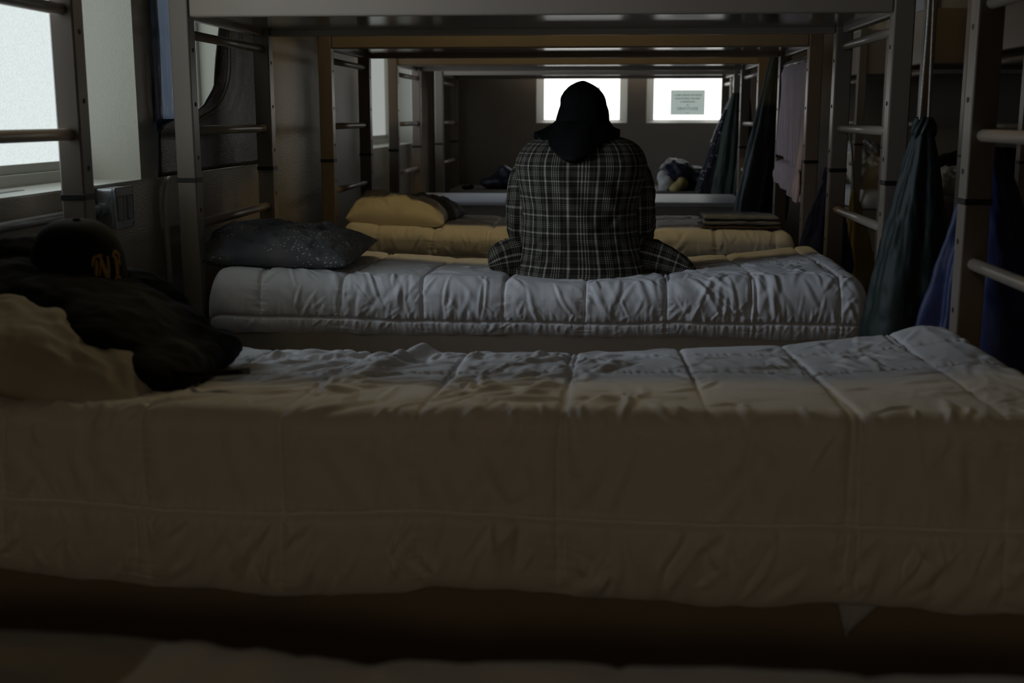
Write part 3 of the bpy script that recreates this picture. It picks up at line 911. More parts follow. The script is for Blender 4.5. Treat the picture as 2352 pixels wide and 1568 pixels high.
# sheet corner hanging below the foreground quilt
o = link('bed_sheet', grid_mesh('bed_sheet', np.stack([
    np.stack([np.linspace(0.372 + 0.019 * t, 0.462 - 0.071 * t, 14),
              1.776 + 0.004 * np.sin(np.linspace(0, 5, 14) + t * 2) + 0.0 * t,
              np.full(14, 0.322 - 0.081 * t) + 0.004 * np.sin(np.linspace(0, 3, 14))], -1) for t in np.linspace(0, 1, 12)])), M_vinyl)
md = o.modifiers.new('thickness', 'SOLIDIFY'); md.thickness = 0.003
tag(o, 'pointed grey sheet corner hanging below the foreground comforter', 'sheet')

# ------------------------------------------------------------------ cap and jacket on the foreground bed
jk = link('jacket', lump('jacket', [
    ((-1.12, 2.22, 0.715), (0.15, 0.19, 0.055), (0, 0.12, 0)),
    ((-0.98, 2.19, 0.685), (0.16, 0.19, 0.060), (0, 0.30, 0.1)),
    ((-0.89, 2.12, 0.655), (0.12, 0.20, 0.060), (0, 0.42, 0.15)),
    ((-0.81, 2.06, 0.612), (0.085, 0.17, 0.042), (0, 0.25, 0.2)),
    ((-0.79, 2.22, 0.60), (0.07, 0.12, 0.036), (0, 0.2, -0.1)),
    ((-1.17, 2.32, 0.755), (0.09, 0.09, 0.05), (0, 0.1, 0)),
    ((-0.80, 2.12, 0.600), (0.07, 0.16, 0.034), (0, 0.2, 0)),
    ((-0.785, 2.15, 0.600), (0.055, 0.15, 0.036), (0, 0.15, 0.15)),
    ((-0.85, 2.20, 0.640), (0.09, 0.13, 0.045), (0, 0.4, 0)),
    ((-0.92, 2.32, 0.685), (0.10, 0.06, 0.035), (0, 0.55, -0.1)),
], 0.007, 0.014, 9, 3, 2), M_black)
tag(jk, 'black jacket heaped over the pillow under the baseball cap', 'jacket')
link('strap', tube('strap', smooth_path([(-0.80, 1.95, 0.622), (-0.72, 1.945, 0.613), (-0.66, 1.95, 0.614), (-0.622, 1.955, 0.616)], 5), 0.0055, 8), M_black, jk)
bm = bmesh.new(); add_box(bm, (-0.006, -0.004, -0.010), (0.006, 0.004, 0.010), 0.002)
_b = link('buckle', bm_mesh('buckle', bm), M_dark, jk); _b.location = (-0.619, 1.956, 0.617); _b.rotation_euler = (0, PI / 2, 0.3)
_l = link('lining', grid_mesh('lining', np.stack([np.stack([np.linspace(-0.018, 0.018, 10), 0.004 * np.sin(np.linspace(0, 6, 10)), t * 0.014 * np.sin(np.linspace(0.3, 2.8, 10))], -1) for t in np.linspace(-0.6, 0.6, 6)])), M_creampil, jk)
_l.location = (-0.868, 1.957, 0.655); _l.rotation_euler = (-0.3, 0.3, 0)
_l['label'] = 'pale scrap of lining'


def cap():
    t = thing('baseball_cap', 'dark baseball cap with gold gothic letters on top of the jacket', 'cap', (-1.045, 2.26, 0.733))
    t.rotation_euler = (0.05, 0.10, math.radians(-27))
    n, k = 48, 22
    P = np.zeros((k, n, 3))
    for i in range(k):
        a = i / (k - 1) * PI / 2
        rr = math.cos(a) ** 0.62; z = 0.118 * math.sin(a) ** 0.95
        for j in range(n):
            th = 2 * PI * j / n
            seam = 1 - 0.012 * math.exp(-((((th / (PI / 3)) % 1) - 0.5) ** 2 - 0.25) ** 2 * 60) * (1 if i < k - 2 else 0)
            P[i, j] = (0.098 * rr * math.cos(th) * seam, 0.090 * rr * math.sin(th) * seam, z)
    me = grid_mesh('crown', P, close_v=True); fix_normals(me)
    c = link('crown', me, M_navycap, t)
    bm = bmesh.new(); bmesh.ops.create_uvsphere(bm, u_segments=12, v_segments=8, radius=0.008, matrix=Matrix.Translation((0, 0, 0.118)) @ Matrix.Diagonal((1, 1, 0.6, 1)))
    link('button', bm_mesh('button', bm), M_navycap, t, True)
    # visor
    B = np.zeros((10, 24, 3)); Bt = B.copy()
    for i in range(10):
        f = i / 9
        for j in range(24):
            th = -1.15 + 2.3 * j / 23
            ex = 0.075 * math.cos(th * 1.3) * f if abs(th) < 1.2 else 0
            R = 1.0
            B[i, j] = (0.096 * math.cos(th) + max(ex, 0), 0.089 * math.sin(th), 0.004 - 0.035 * (math.sin(th)) ** 2 - 0.018 * f)
    me = grid_mesh('visor', B)
    v = link('visor', me, M_navycap, t)
    md = v.modifiers.new('thickness', 'SOLIDIFY'); md.thickness = 0.004
    # gothic letters on the front panels: strokes wrapped round the crown
    def on_crown(a, h):       # a: arc metres from the front, h: height
        th = a / 0.096
        s = max(0.0, min(1.0, h / 0.118)) ** (1 / 0.95); al = math.asin(s); rr = math.cos(al) ** 0.62
        R = 1.025
        return (0.098 * rr * math.cos(th) * R, 0.090 * rr * math.sin(th) * R, h)
    def letter(nm, strokes, off):
        bm = bmesh.new()
        for pts, wd in strokes:
            pp = smooth_path([(p[0], p[1], 0) for p in pts], 5)
            prev = None
            for i, p in enumerate(pp):
                q = pp[min(i + 1, len(pp) - 1)] - pp[max(i - 1, 0)]
                nrm = np.array([-q[1], q[0]]); nrm = nrm / (np.linalg.norm(nrm) + 1e-9)
                f = i / (len(pp) - 1)
                ww = wd * (0.35 + 0.65 * math.sin(PI * min(1, max(0, 0.12 + 0.76 * f))))
                a = bm.verts.new(on_crown(off + p[0] + nrm[0] * ww, p[1] + nrm[1] * ww))
                b = bm.verts.new(on_crown(off + p[0] - nrm[0] * ww, p[1] - nrm[1] * ww))
                if prev: bm.faces.new((prev[0], prev[1], b, a))
                prev = (a, b)
        me = bm_mesh(nm, bm)
        o_ = link(nm, me, M_gold, t)
        md = o_.modifiers.new('thickness', 'SOLIDIFY'); md.thickness = 0.0025
        o_['label'] = 'gold embroidered letter'
    N_ = [([(-0.021, 0.040), (-0.017, 0.052), (-0.008, 0.056), (0.000, 0.056)], 0.0022),
          ([(-0.013, 0.050), (-0.014, 0.036), (-0.016, 0.022)], 0.0028),
          ([(-0.024, 0.012), (-0.019, 0.021), (-0.012, 0.017), (-0.008, 0.010)], 0.0030),
          ([(-0.005, 0.056), (-0.002, 0.040), (0.003, 0.022), (0.004, 0.006)], 0.0036),
          ([(-0.006, 0.048), (-0.008, 0.034), (-0.010, 0.020)], 0.0012),
          ([(0.010, 0.054), (0.008, 0.036), (0.004, 0.012)], 0.0024)]
    F_ = [([(-0.010, 0.050), (-0.004, 0.057), (0.003, 0.057), (0.010, 0.049)], 0.0026),
          ([(-0.004, 0.052), (-0.004, 0.036), (-0.006, 0.018)], 0.0036),
          ([(-0.004, 0.038), (0.002, 0.042), (0.006, 0.036)], 0.0022),
          ([(-0.013, 0.012), (-0.006, 0.018), (0.002, 0.014)], 0.0026),
          ([(0.006, 0.050), (0.006, 0.040)], 0.0016)]
    k_ = 1.22
    sc_ = lambda L0: [([(p[0] * k_, p[1] * k_ - 0.004) for p in pts], wd * 1.25) for pts, wd in L0]
    letter('letter', sc_(N_), -0.016)
    letter('letter', sc_(F_), 0.022)
    return t


cap()


# ------------------------------------------------------------------ things on the left wall
def wall_things():
    # conduit under the first window
    c = link('conduit', tube('conduit', smooth_path([(XW + 0.016, 1.2, 0.818), (XW + 0.016, 2.0, 0.818), (XW + 0.016, 2.935, 0.818)], 4), 0.012, 14), M_steel, None, True)
    tag(c, 'thin grey steel conduit running along the wall below the window sill', 'conduit')
    for y in (2.02, 2.80):
        k = link('clamp', box('clamp', (XW, y, 0.800), (XW + 0.031, y + 0.018, 0.836), 0.003), M_steel, c)
    t = thing('electrical_box', 'galvanised electrical box on the wall below the yellow note', 'electrical box', (XW, 2.995, 0.818))
    link('body', box('body', (0.0, -0.058, -0.052), (0.048, 0.058, 0.052), 0.006, 3), M_steel, t)
    link('cover_plate', box('cover_plate', (0.048, -0.060, -0.054), (0.053, 0.060, 0.054), 0.004, 2), M_steel, t)
    for y in (-0.03, 0.03):
        link('outlet', box('outlet', (0.053, y - 0.017, -0.032), (0.056, y + 0.017, 0.032), 0.004, 2), M_outlet, t)
    link('connector', tube('connector', [(0.018, -0.085, 0.0), (0.018, -0.055, 0.0)], 0.017, 14), M_steel, t)
    bm = bmesh.new(); bmesh.ops.create_cone(bm, cap_ends=True, segments=18, radius1=0.016, radius2=0.016, depth=0.003,
                                            matrix=Matrix.Translation((0.022, -0.059, 0.028)) @ Matrix.Rotation(PI / 2, 4, 'X'))
    link('knockout', bm_mesh('knockout', bm), M_steel, t)
    for y, z in ((-0.05, 0.045), (0.05, -0.045)):
        bm = bmesh.new(); bmesh.ops.create_uvsphere(bm, u_segments=8, v_segments=6, radius=0.004, matrix=Matrix.Translation((0.053, y, z)))
        link('screw', bm_mesh('screw', bm), M_steel, t)
    # cable
    c = link('cable', tube('cable', smooth_path([(XW + 0.008, 3.62, 0.895), (XW + 0.012, 3.55, 0.897), (XW + 0.014, 3.45, 0.880), (XW + 0.014, 3.395, 0.83), (XW + 0.012, 3.385, 0.72), (XW + 0.010, 3.40, 0.55), (XW + 0.010, 3.40, 0.1)], 7), 0.009, 10), M_cable, None, True)
    tag(c, 'cream cable bending down the wall below the blue film', 'cable')
    # film panel taped over the near part of the second window
    P = np.zeros((30, 60, 3))
    for i, y in enumerate(np.linspace(3.372, 3.640, 30)):
        for j, z in enumerate(np.linspace(1.035, HEAD + 0.05, 60)):
            P[i, j] = (XW + 0.006 + 0.004 * float(vnoise(y * 60, z * 3.0, 4)) + 0.003 * float(vnoise(y * 140, z * 6, 9)), y + 0.012 * float(vnoise(z * 5, 0.3, 2)) * (1 - i / 29), z)
    f = link('window_film', grid_mesh('window_film', P), M_film)
    md = f.modifiers.new('thickness', 'SOLIDIFY'); md.thickness = 0.003
    tag(f, 'wrinkled bluish film taped beside the bed post at the second window', 'film')
    V = []; F = []
    zz = np.linspace(0.99, HEAD + 0.05, 46)
    for j, z in enumerate(zz):
        wv = 0.010 + 0.007 * abs(float(vnoise(z * 26, 0.7, 6))) + (0.012 if abs(z - 1.27) < 0.03 else 0)
        V += [(XW + 0.012, 3.356, z), (XW + 0.012, 3.372 + wv, z)]
        if j: F.append((2 * j - 2, 2 * j - 1, 2 * j + 1, 2 * j))
    tp = link('tape_strip', mesh('tape_strip', V, F), M_tape, f)
    md = tp.modifiers.new('thickness', 'SOLIDIFY'); md.thickness = 0.0012
    link('tape_strip', box('tape_strip', (XW + 0.010, 3.36, 0.993), (XW + 0.0125, 3.65, 1.045), 0.0005, 1), M_tape, f)
    # black plastic sheet curling inside the second window
    ny, nz_ = 40, 70
    P = np.zeros((ny, nz_, 3))
    for j in range(nz_):
        z = 0.882 + (HEAD + 0.04 - 0.882) * j / (nz_ - 1)
        g = (z - 0.9) / 0.5
        y0 = np.interp(z, [0.9, 1.02, 1.08, 1.15, 1.25, 1.4, 2.0], [3.285, 3.29, 3.70, 3.84, 3.88, 3.945, 4.05])
        for i in range(ny):
            f_ = i / (ny - 1)
            y = y0 + (4.35 - y0) * f_
            P[i, j] = (XW + 0.030 - 0.012 * math.exp(-f_ * 9) * (1 if z > 1.06 else 0.2) + 0.010 * math.sin(f_ * 5 + z * 1.5) * (1 - f_) + 0.005 * float(fbm(f_ * 6, z * 4, 7)), y, z)
    s = link('plastic_sheet', grid_mesh('plastic_sheet', P), M_plastic)
    md = s.modifiers.new('thickness', 'SOLIDIFY'); md.thickness = 0.004
    tag(s, 'black plastic sheet covering the second window behind the bed ladder', 'plastic sheet')
    e = link('torn_edge', tube('torn_edge', [tuple(P[9, j] + np.array([0.006, 0.006 * math.sin(j * 0.7), 0])) for j in range(0, nz_, 2)], 0.003, 6), M_card, s)
    # note and strip on the sill
    o_ = link('paper_note', box('paper_note', (-0.035, -0.05, 0.0), (0.035, 0.05, 0.003), 0.0005, 1), M_notey)
    o_.location = (-1.365, 3.12, SILL + 0.002); o_.rotation_euler = (0, 0.04, 0.35)
    tag(o_, 'small yellow paper note lying on the window sill', 'note')
    o_ = link('window_latch', box('window_latch', (-0.01, -0.11, 0.0), (0.01, 0.11, 0.006), 0.002, 2), M_dark)
    o_.location = (-1.385, 2.62, SILL + 0.0015); o_.rotation_euler = (0, 0, 0.05)
    tag(o_, 'dark flat strip lying on the sill at the left edge', 'strip')
    k = link('key_ring', tube('key_ring', [(-1.375 + 0.012 * math.cos(a), 3.03 + 0.02 * math.sin(a), SILL + 0.004) for a in np.linspace(0, 2 * PI, 16)], 0.0025, 6), M_dark)
    tag(k, 'small dark loop of wire beside the yellow note on the sill', 'wire')
    o_ = link('wall_sticker', box('wall_sticker', (0, -0.02, -0.022), (0.002, 0.02, 0.022), 0.0005, 1), M_cable)
    o_.location = (XW, 3.44, 0.625); o_.rotation_euler = (0.25, 0, 0)
    tag(o_, 'small pale label stuck low on the wall beside the bed post', 'sticker')


wall_things()


# ------------------------------------------------------------------ signs on the far windows
def text_mesh(txt, size):
    cu = bpy.data.curves.new('txt', 'FONT'); cu.body = txt; cu.size = size; cu.align_x = 'CENTER'; cu.align_y = 'CENTER'
    cu.extrude = 0.0004
    ob = bpy.data.objects.new('txt', cu); COL.objects.link(ob)
    bpy.context.view_layer.update()
    me = evaluated(ob)
    bpy.data.objects.remove(ob); bpy.data.curves.remove(cu)
    me.materials.clear()
    return me


def word_bars(y, words, hgt):
    """Runs of print too small to read: short strokes of ink in word groups."""
    bm = bmesh.new()
    tot = sum(words) + 0.006 * (len(words) - 1)
    x = -tot / 2
    rnd = random.Random(int(abs(y) * 1000))
    for wd in words:
        n = max(2, int(wd / 0.0048))
        for k in range(n):
            xx = x + wd * (k + 0.1) / n
            h_ = hgt * rnd.choice((0.7, 0.75, 1.0))
            add_box(bm, (xx, -0.0006, y - hgt / 2), (xx + wd / n * 0.55, 0.0, y - hgt / 2 + h_))
            if rnd.random() < 0.6:
                zz = y - hgt / 2 + h_ * rnd.choice((0.1, 0.5, 0.85))
                add_box(bm, (xx, -0.0006, zz - 0.0008), (xx + wd / n * 0.95, 0.0, zz + 0.0008))
        x += wd + 0.006
    return bm_mesh('print', bm)


def sign(x, z, wd, hg, label, body):
    t = thing('paper_sign', label, 'sign', (x, ROOM_Y1 + 0.066, z))
    link('sheet', box('sheet', (-wd / 2, 0, -hg / 2), (wd / 2, 0.0012, hg / 2)), M_paper, t)
    if body:
        link('print', word_bars(0.055, [0.012, 0.036, 0.062, 0.022, 0.05], 0.011), M_ink, t)
        link('print', word_bars(0.030, [0.040, 0.018, 0.042, 0.066], 0.011), M_ink, t)
        link('print', word_bars(0.006, [0.010, 0.092], 0.011), M_ink, t)
        link('print', word_bars(-0.018, [0.018], 0.010), M_ink, t)
        g = link('print', text_mesh('GRATITUDE', 0.029), M_ink, t)
        g.location = (0.0, -0.001, -0.046); g.rotation_euler = (PI / 2, 0, 0)
        link('print', word_bars(-0.078, [0.03], 0.004), M_ink, t)
    return t


sign(0.615, 1.158, 0.255, 0.184, 'printed grey paper sign taped to the right far window', True)
sign(-0.165, 1.235, 0.25, 0.075, 'small paper strip on the left far window, mostly behind the head', False)


# ------------------------------------------------------------------ the person
def loft(name, rings, nang, nr, seed=0, wr=0.0, u_off=0.0, cap_top=True, cap_bot=True, fold=None):
    """rings: list of (z, cx, cy, rx, ry_back, ry_front). Returns a mesh with a metric UV map."""
    R = np.array(rings, float)
    t = np.linspace(0, len(R) - 1, nr)
    def cr(col):
        y = R[:, col]; out = []
        for q in t:
            i = min(int(q), len(y) - 2); f = q - i
            p0 = y[max(i - 1, 0)]; p1 = y[i]; p2 = y[i + 1]; p3 = y[min(i + 2, len(y) - 1)]
            out.append(0.5 * ((2 * p1) + (-p0 + p2) * f + (2 * p0 - 5 * p1 + 4 * p2 - p3) * f * f + (-p0 + 3 * p1 - 3 * p2 + p3) * f ** 3))
        return np.array(out)
    z, cx, cy, rx, rb, rf = [cr(k) for k in range(6)]
    th = np.linspace(0, 2 * PI, nang, endpoint=False)           # 0: +x, pi/2: front (+y), 3pi/2: back
    Z, TH = np.meshgrid(z, th, indexing='ij')
    c = np.cos(TH); s = np.sin(TH)
    e = 0.84
    cs = np.sign(c) * np.abs(c) ** e; ss = np.sign(s) * np.abs(s) ** e
    rx_, cx_, cy_ = rx[:, None], cx[:, None], cy[:, None]
    ry_ = np.where(s < 0, rb[:, None], rf[:, None])
    X = cx_ + rx_ * cs; Y = cy_ + ry_ * ss
    arc = np.cumsum(np.r_[0, np.sqrt(np.diff(z) ** 2 + np.diff(cy - rb) ** 2)])
    if wr:
        d = wr * (0.6 * ridge(TH * 2.2 + Z * 5, Z * 22 + 1.5 * np.sin(TH * 3), seed) + 0.6 * fbm(TH * 3, Z * 16, seed + 2))
        X += d * c; Y += d * s
    if fold is not None:
        dx, dy, dz = fold(X, Y, Z, TH)
        X = X + dx; Y = Y + dy; Z = Z + dz
    P = np.stack([X, Y, Z], -1)
    the = np.linspace(0, 2 * PI, nang + 1)
    ue = (the - 1.5 * PI)[None, :] * (0.55 * rx + 0.45 * np.maximum(rb, rf))[:, None] * 1.12 + u_off
    ue = (the - 1.5 * PI)[None, :] * 0.19 + u_off + 0 * ue
    ve = np.broadcast_to(arc[:, None], ue.shape)
    me = grid_mesh(name, P, close_v=True, uv=(ue, ve))
    bm = bmesh.new(); bm.from_mesh(me); bm.verts.ensure_lookup_table()
    if cap_bot: bm.faces.new([bm.verts[i] for i in range(nang)])
    if cap_top: bm.faces.new([bm.verts[(nr - 1) * nang + i] for i in range(nang)][::-1])
    bmesh.ops.recalc_face_normals(bm, faces=bm.faces)
    bm.to_mesh(me); bm.free()
    return me


def sweep(name, pts, radii, nang=28, k=8, seed=0, wr=0.0, u_off=0.0, flat=1.0, v_off=0.0):
    pp = smooth_path(pts, k); rr = [v[0] for v in smooth_path([(r, 0, 0) for r in radii], k)]
    ref = None; P = np.zeros((len(pp), nang, 3)); arc = [0]
    for i, p in enumerate(pp):
        t = pp[min(i + 1, len(pp) - 1)] - pp[max(i - 1, 0)]; t = t / np.linalg.norm(t)
        if ref is None:
            ref = np.array([1.0, 0, 0]) - t * t[0]; ref /= np.linalg.norm(ref)
        else:
            ref = ref - t * ref.dot(t); ref /= np.linalg.norm(ref)
        b = np.cross(t, ref)
        if i: arc.append(arc[-1] + np.linalg.norm(p - pp[i - 1]))
        for j in range(nang):
            a = 2 * PI * j / nang
            d = wr * (float(ridge(np.array(a * 1.5 + arc[-1] * 6), np.array(arc[-1] * 24 + math.sin(a * 2)), seed)) * 0.7)
            P[i, j] = p + ref * math.cos(a) * (rr[i] + d) + b * math.sin(a) * (rr[i] * flat + d)
    the = np.linspace(0, 2 * PI, nang + 1)
    ue = np.broadcast_to((the * 0.055 + u_off)[None, :], (len(pp), nang + 1)); ve = np.broadcast_to(np.array(arc)[:, None] + v_off, ue.shape)
    me = grid_mesh(name, P, close_v=True, uv=(ue, ve))
    bm = bmesh.new(); bm.from_mesh(me); bm.verts.ensure_lookup_table()
    n = len(pp)
    bm.faces.new([bm.verts[i] for i in range(nang)]); bm.faces.new([bm.verts[(n - 1) * nang + i] for i in range(nang)][::-1])
    bmesh.ops.recalc_face_normals(bm, faces=bm.faces)
    bm.to_mesh(me); bm.free()
    return me


def person():
    CX = -0.072
    # body: one skinned figure
    V = []; E = []; R = []
    def v(p, r, par=None):
        V.append(p); R.append(r if isinstance(r, tuple) else (r, r))
        if par is not None: E.append((par, len(V) - 1))
        return len(V) - 1
    pel = v((CX, 3.66, 0.665), (0.12, 0.085))
    sp1 = v((CX, 3.63, 0.76), (0.115, 0.08), pel)
    sp2 = v((CX, 3.64, 0.86), (0.12, 0.08), sp1)
    sp3 = v((CX, 3.69, 0.94), (0.09, 0.06), sp2)
    nk = v((CX, 3.745, 0.985), 0.045, sp3)
    hd0 = v((CX, 3.785, 1.02), 0.055, nk)
    hd1 = v((CX, 3.805, 1.065), (0.068, 0.074), hd0)
    hd2 = v((CX, 3.815, 1.112), 0.045, hd1)
    chin = v((CX, 3.845, 1.005), 0.024, hd0)
    nose = v((CX, 3.892, 1.045), 0.010, hd1)
    for s in (-1, 1):
        sh = v((CX + s * 0.135, 3.69, 0.925), 0.045, sp3)
        el = v((CX + s * 0.172, 3.73, 0.715), 0.034, sh)
        wr_ = v((CX + s * 0.075, 3.94, 0.705), 0.024, el)
        pm = v((CX + s * 0.045, 3.985, 0.700), (0.032, 0.016), wr_)
        for f in range(4):
            a = v((CX + s * (0.060 - f * 0.017), 4.025, 0.696 - 0.004 * f), 0.0085, pm)
            b = v((CX + s * (0.050 - f * 0.017), 4.055 - 0.004 * f, 0.682), 0.008, a)
            v((CX + s * (0.040 - f * 0.015), 4.052 - 0.006 * f, 0.662), 0.007, b)
        th0 = v((CX + s * 0.022, 3.985, 0.715), 0.010, pm)
        v((CX + s * 0.006, 4.015, 0.718), 0.008, th0)
        hip = v((CX + s * 0.085, 3.70, 0.65), 0.075, pel)
        kn = v((CX + s * 0.13, 4.205, 0.635), 0.052, hip)
        an = v((CX + s * 0.13, 4.25, 0.10), 0.034, kn)
        v((CX + s * 0.14, 4.38, 0.045), (0.036, 0.028), an)
    me = bpy.data.meshes.new('person_cage'); me.from_pydata(V, E, [])
    o = bpy.data.objects.new('cage', me); COL.objects.link(o)
    md = o.modifiers.new('skin', 'SKIN'); md.use_smooth_shade = True
    sv = me.skin_vertices[0].data
    for i, r in enumerate(R): sv[i].radius = r
    sv[0].use_root = True
    ss = o.modifiers.new('sub', 'SUBSURF'); ss.levels = 2; ss.render_levels = 2
    bpy.context.view_layer.update()
    bme = evaluated(o); bpy.data.objects.remove(o)
    bme.materials.clear()
    body = link('person', bme, M_skin, None, True)
    tag(body, 'person sitting hunched on the bed, seen from behind in plaid shirt and black hood', 'person')
    for s in (-1, 1):
        bm = bmesh.new(); bmesh.ops.create_uvsphere(bm, u_segments=10, v_segments=8, radius=0.009, matrix=Matrix.Translation((CX + s * 0.027, 3.872, 1.058)))
        link('eye', bm_mesh('eye', bm), M_dark, body, True)
    # shirt
    rings = [(0.566, CX + 0.00, 3.635, 0.200, 0.165, 0.16),
             (0.590, CX + 0.005, 3.635, 0.204, 0.166, 0.16),
             (0.640, CX + 0.004, 3.632, 0.190, 0.156, 0.15),
             (0.700, CX, 3.625, 0.179, 0.148, 0.14),
             (0.770, CX - 0.002, 3.63, 0.176, 0.152, 0.135),
             (0.840, CX - 0.001, 3.645, 0.190, 0.155, 0.13),
             (0.900, CX, 3.67, 0.202, 0.145, 0.12),
             (0.940, CX, 3.69, 0.192, 0.124, 0.11),
             (0.968, CX, 3.71, 0.170, 0.100, 0.10),
             (0.987, CX, 3.725, 0.128, 0.080, 0.085),
             (1.000, CX, 3.745, 0.066, 0.060, 0.066)]
    def fold(X, Y, Z, TH):
        back = np.clip(-np.sin(TH), 0, 1)
        # sag lines over the lower back and a roll above the waist
        a = 0.011 * np.sin((Z - 0.585) * 105 + 2.0 * np.cos(TH * 2 + 0.6) + 3 * fbm(TH * 2, Z * 6, 3)) * np.exp(-((Z - 0.66) / 0.06) ** 2)
        b = 0.007 * np.sin((X + 0.6 * Z) * 60 + 2 * fbm(X * 12, Z * 9, 5)) * np.exp(-((Z - 0.80) / 0.12) ** 2)
        # diagonal pulls from the armpits
        g = 0
        for s in (-1, 1):
            d_ = (Z - 0.80) - s * (X - CX - s * 0.15) * 0.9
            g = g + 0.016 * np.exp(-(d_ / 0.012) ** 2) * np.exp(-((X - CX - s * 0.14) / 0.06) ** 2)
        hem = 0.006 * np.sin(TH * 9 + 1) * np.clip((0.62 - Z) / 0.05, 0, 1)
        return 0 * X + hem * np.cos(TH), (a + b + g) * back + hem * np.sin(TH), 0 * X
    sh = link('shirt', loft('shirt', rings, 120, 110, 4, 0.003, 0.012, fold=fold), M_plaid, body)
    sh['label'] = 'dark plaid flannel shirt'
    for s in (-1, 1):
        pts = [(CX + s * 0.120, 3.70, 0.930), (CX + s * 0.155, 3.685, 0.895), (CX + s * 0.171, 3.665, 0.84), (CX + s * 0.178, 3.655, 0.76), (CX + s * 0.176, 3.69, 0.695), (CX + s * 0.150, 3.77, 0.672), (CX + s * 0.10, 3.88, 0.69), (CX + s * 0.075, 3.935, 0.703)]
        link('sleeve', sweep('sleeve', pts, [0.036, 0.046, 0.053, 0.052, 0.050, 0.047, 0.041, 0.034], 40, 8, 7 + s, 0.006, 0.1 * s, v_off=0.02), M_plaid, sh)
    # shirt tails resting on the quilt
    me = sweep('shirt_tail', [(CX + 0.16, 3.63, 0.632), (CX + 0.215, 3.60, 0.627), (CX + 0.275, 3.585, 0.613), (CX + 0.325, 3.575, 0.598), (CX + 0.352, 3.572, 0.590)], [0.042, 0.040, 0.031, 0.018, 0.004], 36, 8, 31, 0.006, 0.3, 1.5)
    link('shirt_tail', me, M_plaid, sh)
    me = sweep('shirt_tail', [(CX - 0.15, 3.63, 0.622), (CX - 0.205, 3.60, 0.622), (CX - 0.245, 3.585, 0.615), (CX - 0.268, 3.58, 0.607), (CX - 0.278, 3.58, 0.604)], [0.048, 0.047, 0.040, 0.026, 0.006], 36, 8, 37, 0.007, 0.5, 1.3)
    link('shirt_tail', me, M_plaid, sh)
    # hood: head part
    hz = [(1.005, CX, 3.800, 0.086, 0.088, 0.06), (1.022, CX, 3.802, 0.086, 0.090, 0.07), (1.049, CX + 0.002, 3.805, 0.0825, 0.090, 0.075),
          (1.070, CX + 0.003, 3.808, 0.0785, 0.087, 0.072), (1.088, CX + 0.003, 3.81, 0.0725, 0.081, 0.07), (1.108, CX + 0.001, 3.81, 0.0695, 0.077, 0.068), (1.124, CX, 3.81, 0.0615, 0.070, 0.06),
          (1.143, CX - 0.001, 3.81, 0.044, 0.051, 0.045), (1.156, CX - 0.002, 3.81, 0.022, 0.029, 0.025), (1.163, CX, 3.81, 0.003, 0.004, 0.003)]
    hd = link('hood', loft('hood', hz, 72, 60, 12, 0.0025), M_black, body)
    hd['label'] = 'black knitted hood'
    # hood: cloth spread over the shoulders and back
    low = smooth_path([(-0.221, 3.715, 0.999), (-0.180, 3.640, 0.968), (-0.136, 3.560, 0.934), (-0.095, 3.522, 0.925), (-0.057, 3.535, 0.934), (-0.025, 3.590, 0.963), (0.031, 3.665, 0.989), (0.047, 3.72, 1.007)], 8)
    n = len(low)
    P = np.zeros((18, n, 3))
    for j, q in enumerate(low):
        a = PI + PI * j / (n - 1)
        upx = CX + 0.083 * math.cos(a); upy = 3.802 + 0.086 * math.sin(a); upz = 1.034
        for i in range(18):
            f = i / 17
            g = f ** (0.9 + 0.35 * abs(math.cos(a)) ** 2)
            x = upx + (q[0] - upx) * g; y = upy + (q[1] - upy) * g
            z = upz + (q[2] - upz) * f
            bulge = math.sin(f * PI)
            fo = 0.002 * math.sin(j * 0.4 + f * 4) * bulge
            sd = abs(math.cos(a)) ** 3
            P[i, j] = (x, y - 0.012 * bulge + fo * 0.5, z + (0.008 - 0.012 * sd) * bulge + fo)
    hp = link('hood_drape', grid_mesh('hood_drape', P), M_black, hd)
    md = hp.modifiers.new('thickness', 'SOLIDIFY'); md.thickness = 0.020; md.offset = -0.4
    # front of the drape
    P2 = np.zeros((8, 24, 3))
    for j in range(24):
        a = PI * j / 23
        for i in range(8):
            f = i / 7
            r_ = 0.078 + 0.05 * f
            P2[i, j] = (CX + (r_ + 0.006 * f) * math.cos(a), 3.80 + (0.066 + 0.05 * f) * math.sin(a), 1.012 - 0.035 * f)
    hp = link('hood_collar', grid_mesh('hood_collar', P2), M_black, hd)
    md = hp.modifiers.new('thickness', 'SOLIDIFY'); md.thickness = 0.012
    # trousers and shoes
    for s in (-1, 1):
        link('trouser_leg', sweep('trouser_leg', [(CX + s * 0.075, 3.66, 0.652), (CX + s * 0.10, 3.90, 0.652), (CX + s * 0.128, 4.15, 0.648), (CX + s * 0.132, 4.235, 0.60), (CX + s * 0.132, 4.25, 0.45), (CX + s * 0.132, 4.255, 0.12)], [0.088, 0.082, 0.070, 0.068, 0.060, 0.058], 28, 6, 50 + s, 0.005), M_trouser, body)
        bm = bmesh.new()
        bmesh.ops.create_uvsphere(bm, u_segments=18, v_segments=12, radius=1.0, matrix=Matrix.Translation((CX + s * 0.138, 4.315, 0.046)) @ Matrix.Diagonal((0.048, 0.125, 0.045, 1)))
        add_box(bm, (CX + s * 0.138 - 0.045, 4.20, 0.001), (CX + s * 0.138 + 0.045, 4.44, 0.022), 0.01)
        link('shoe', bm_mesh('shoe', bm), M_shoe, body, True)


person()


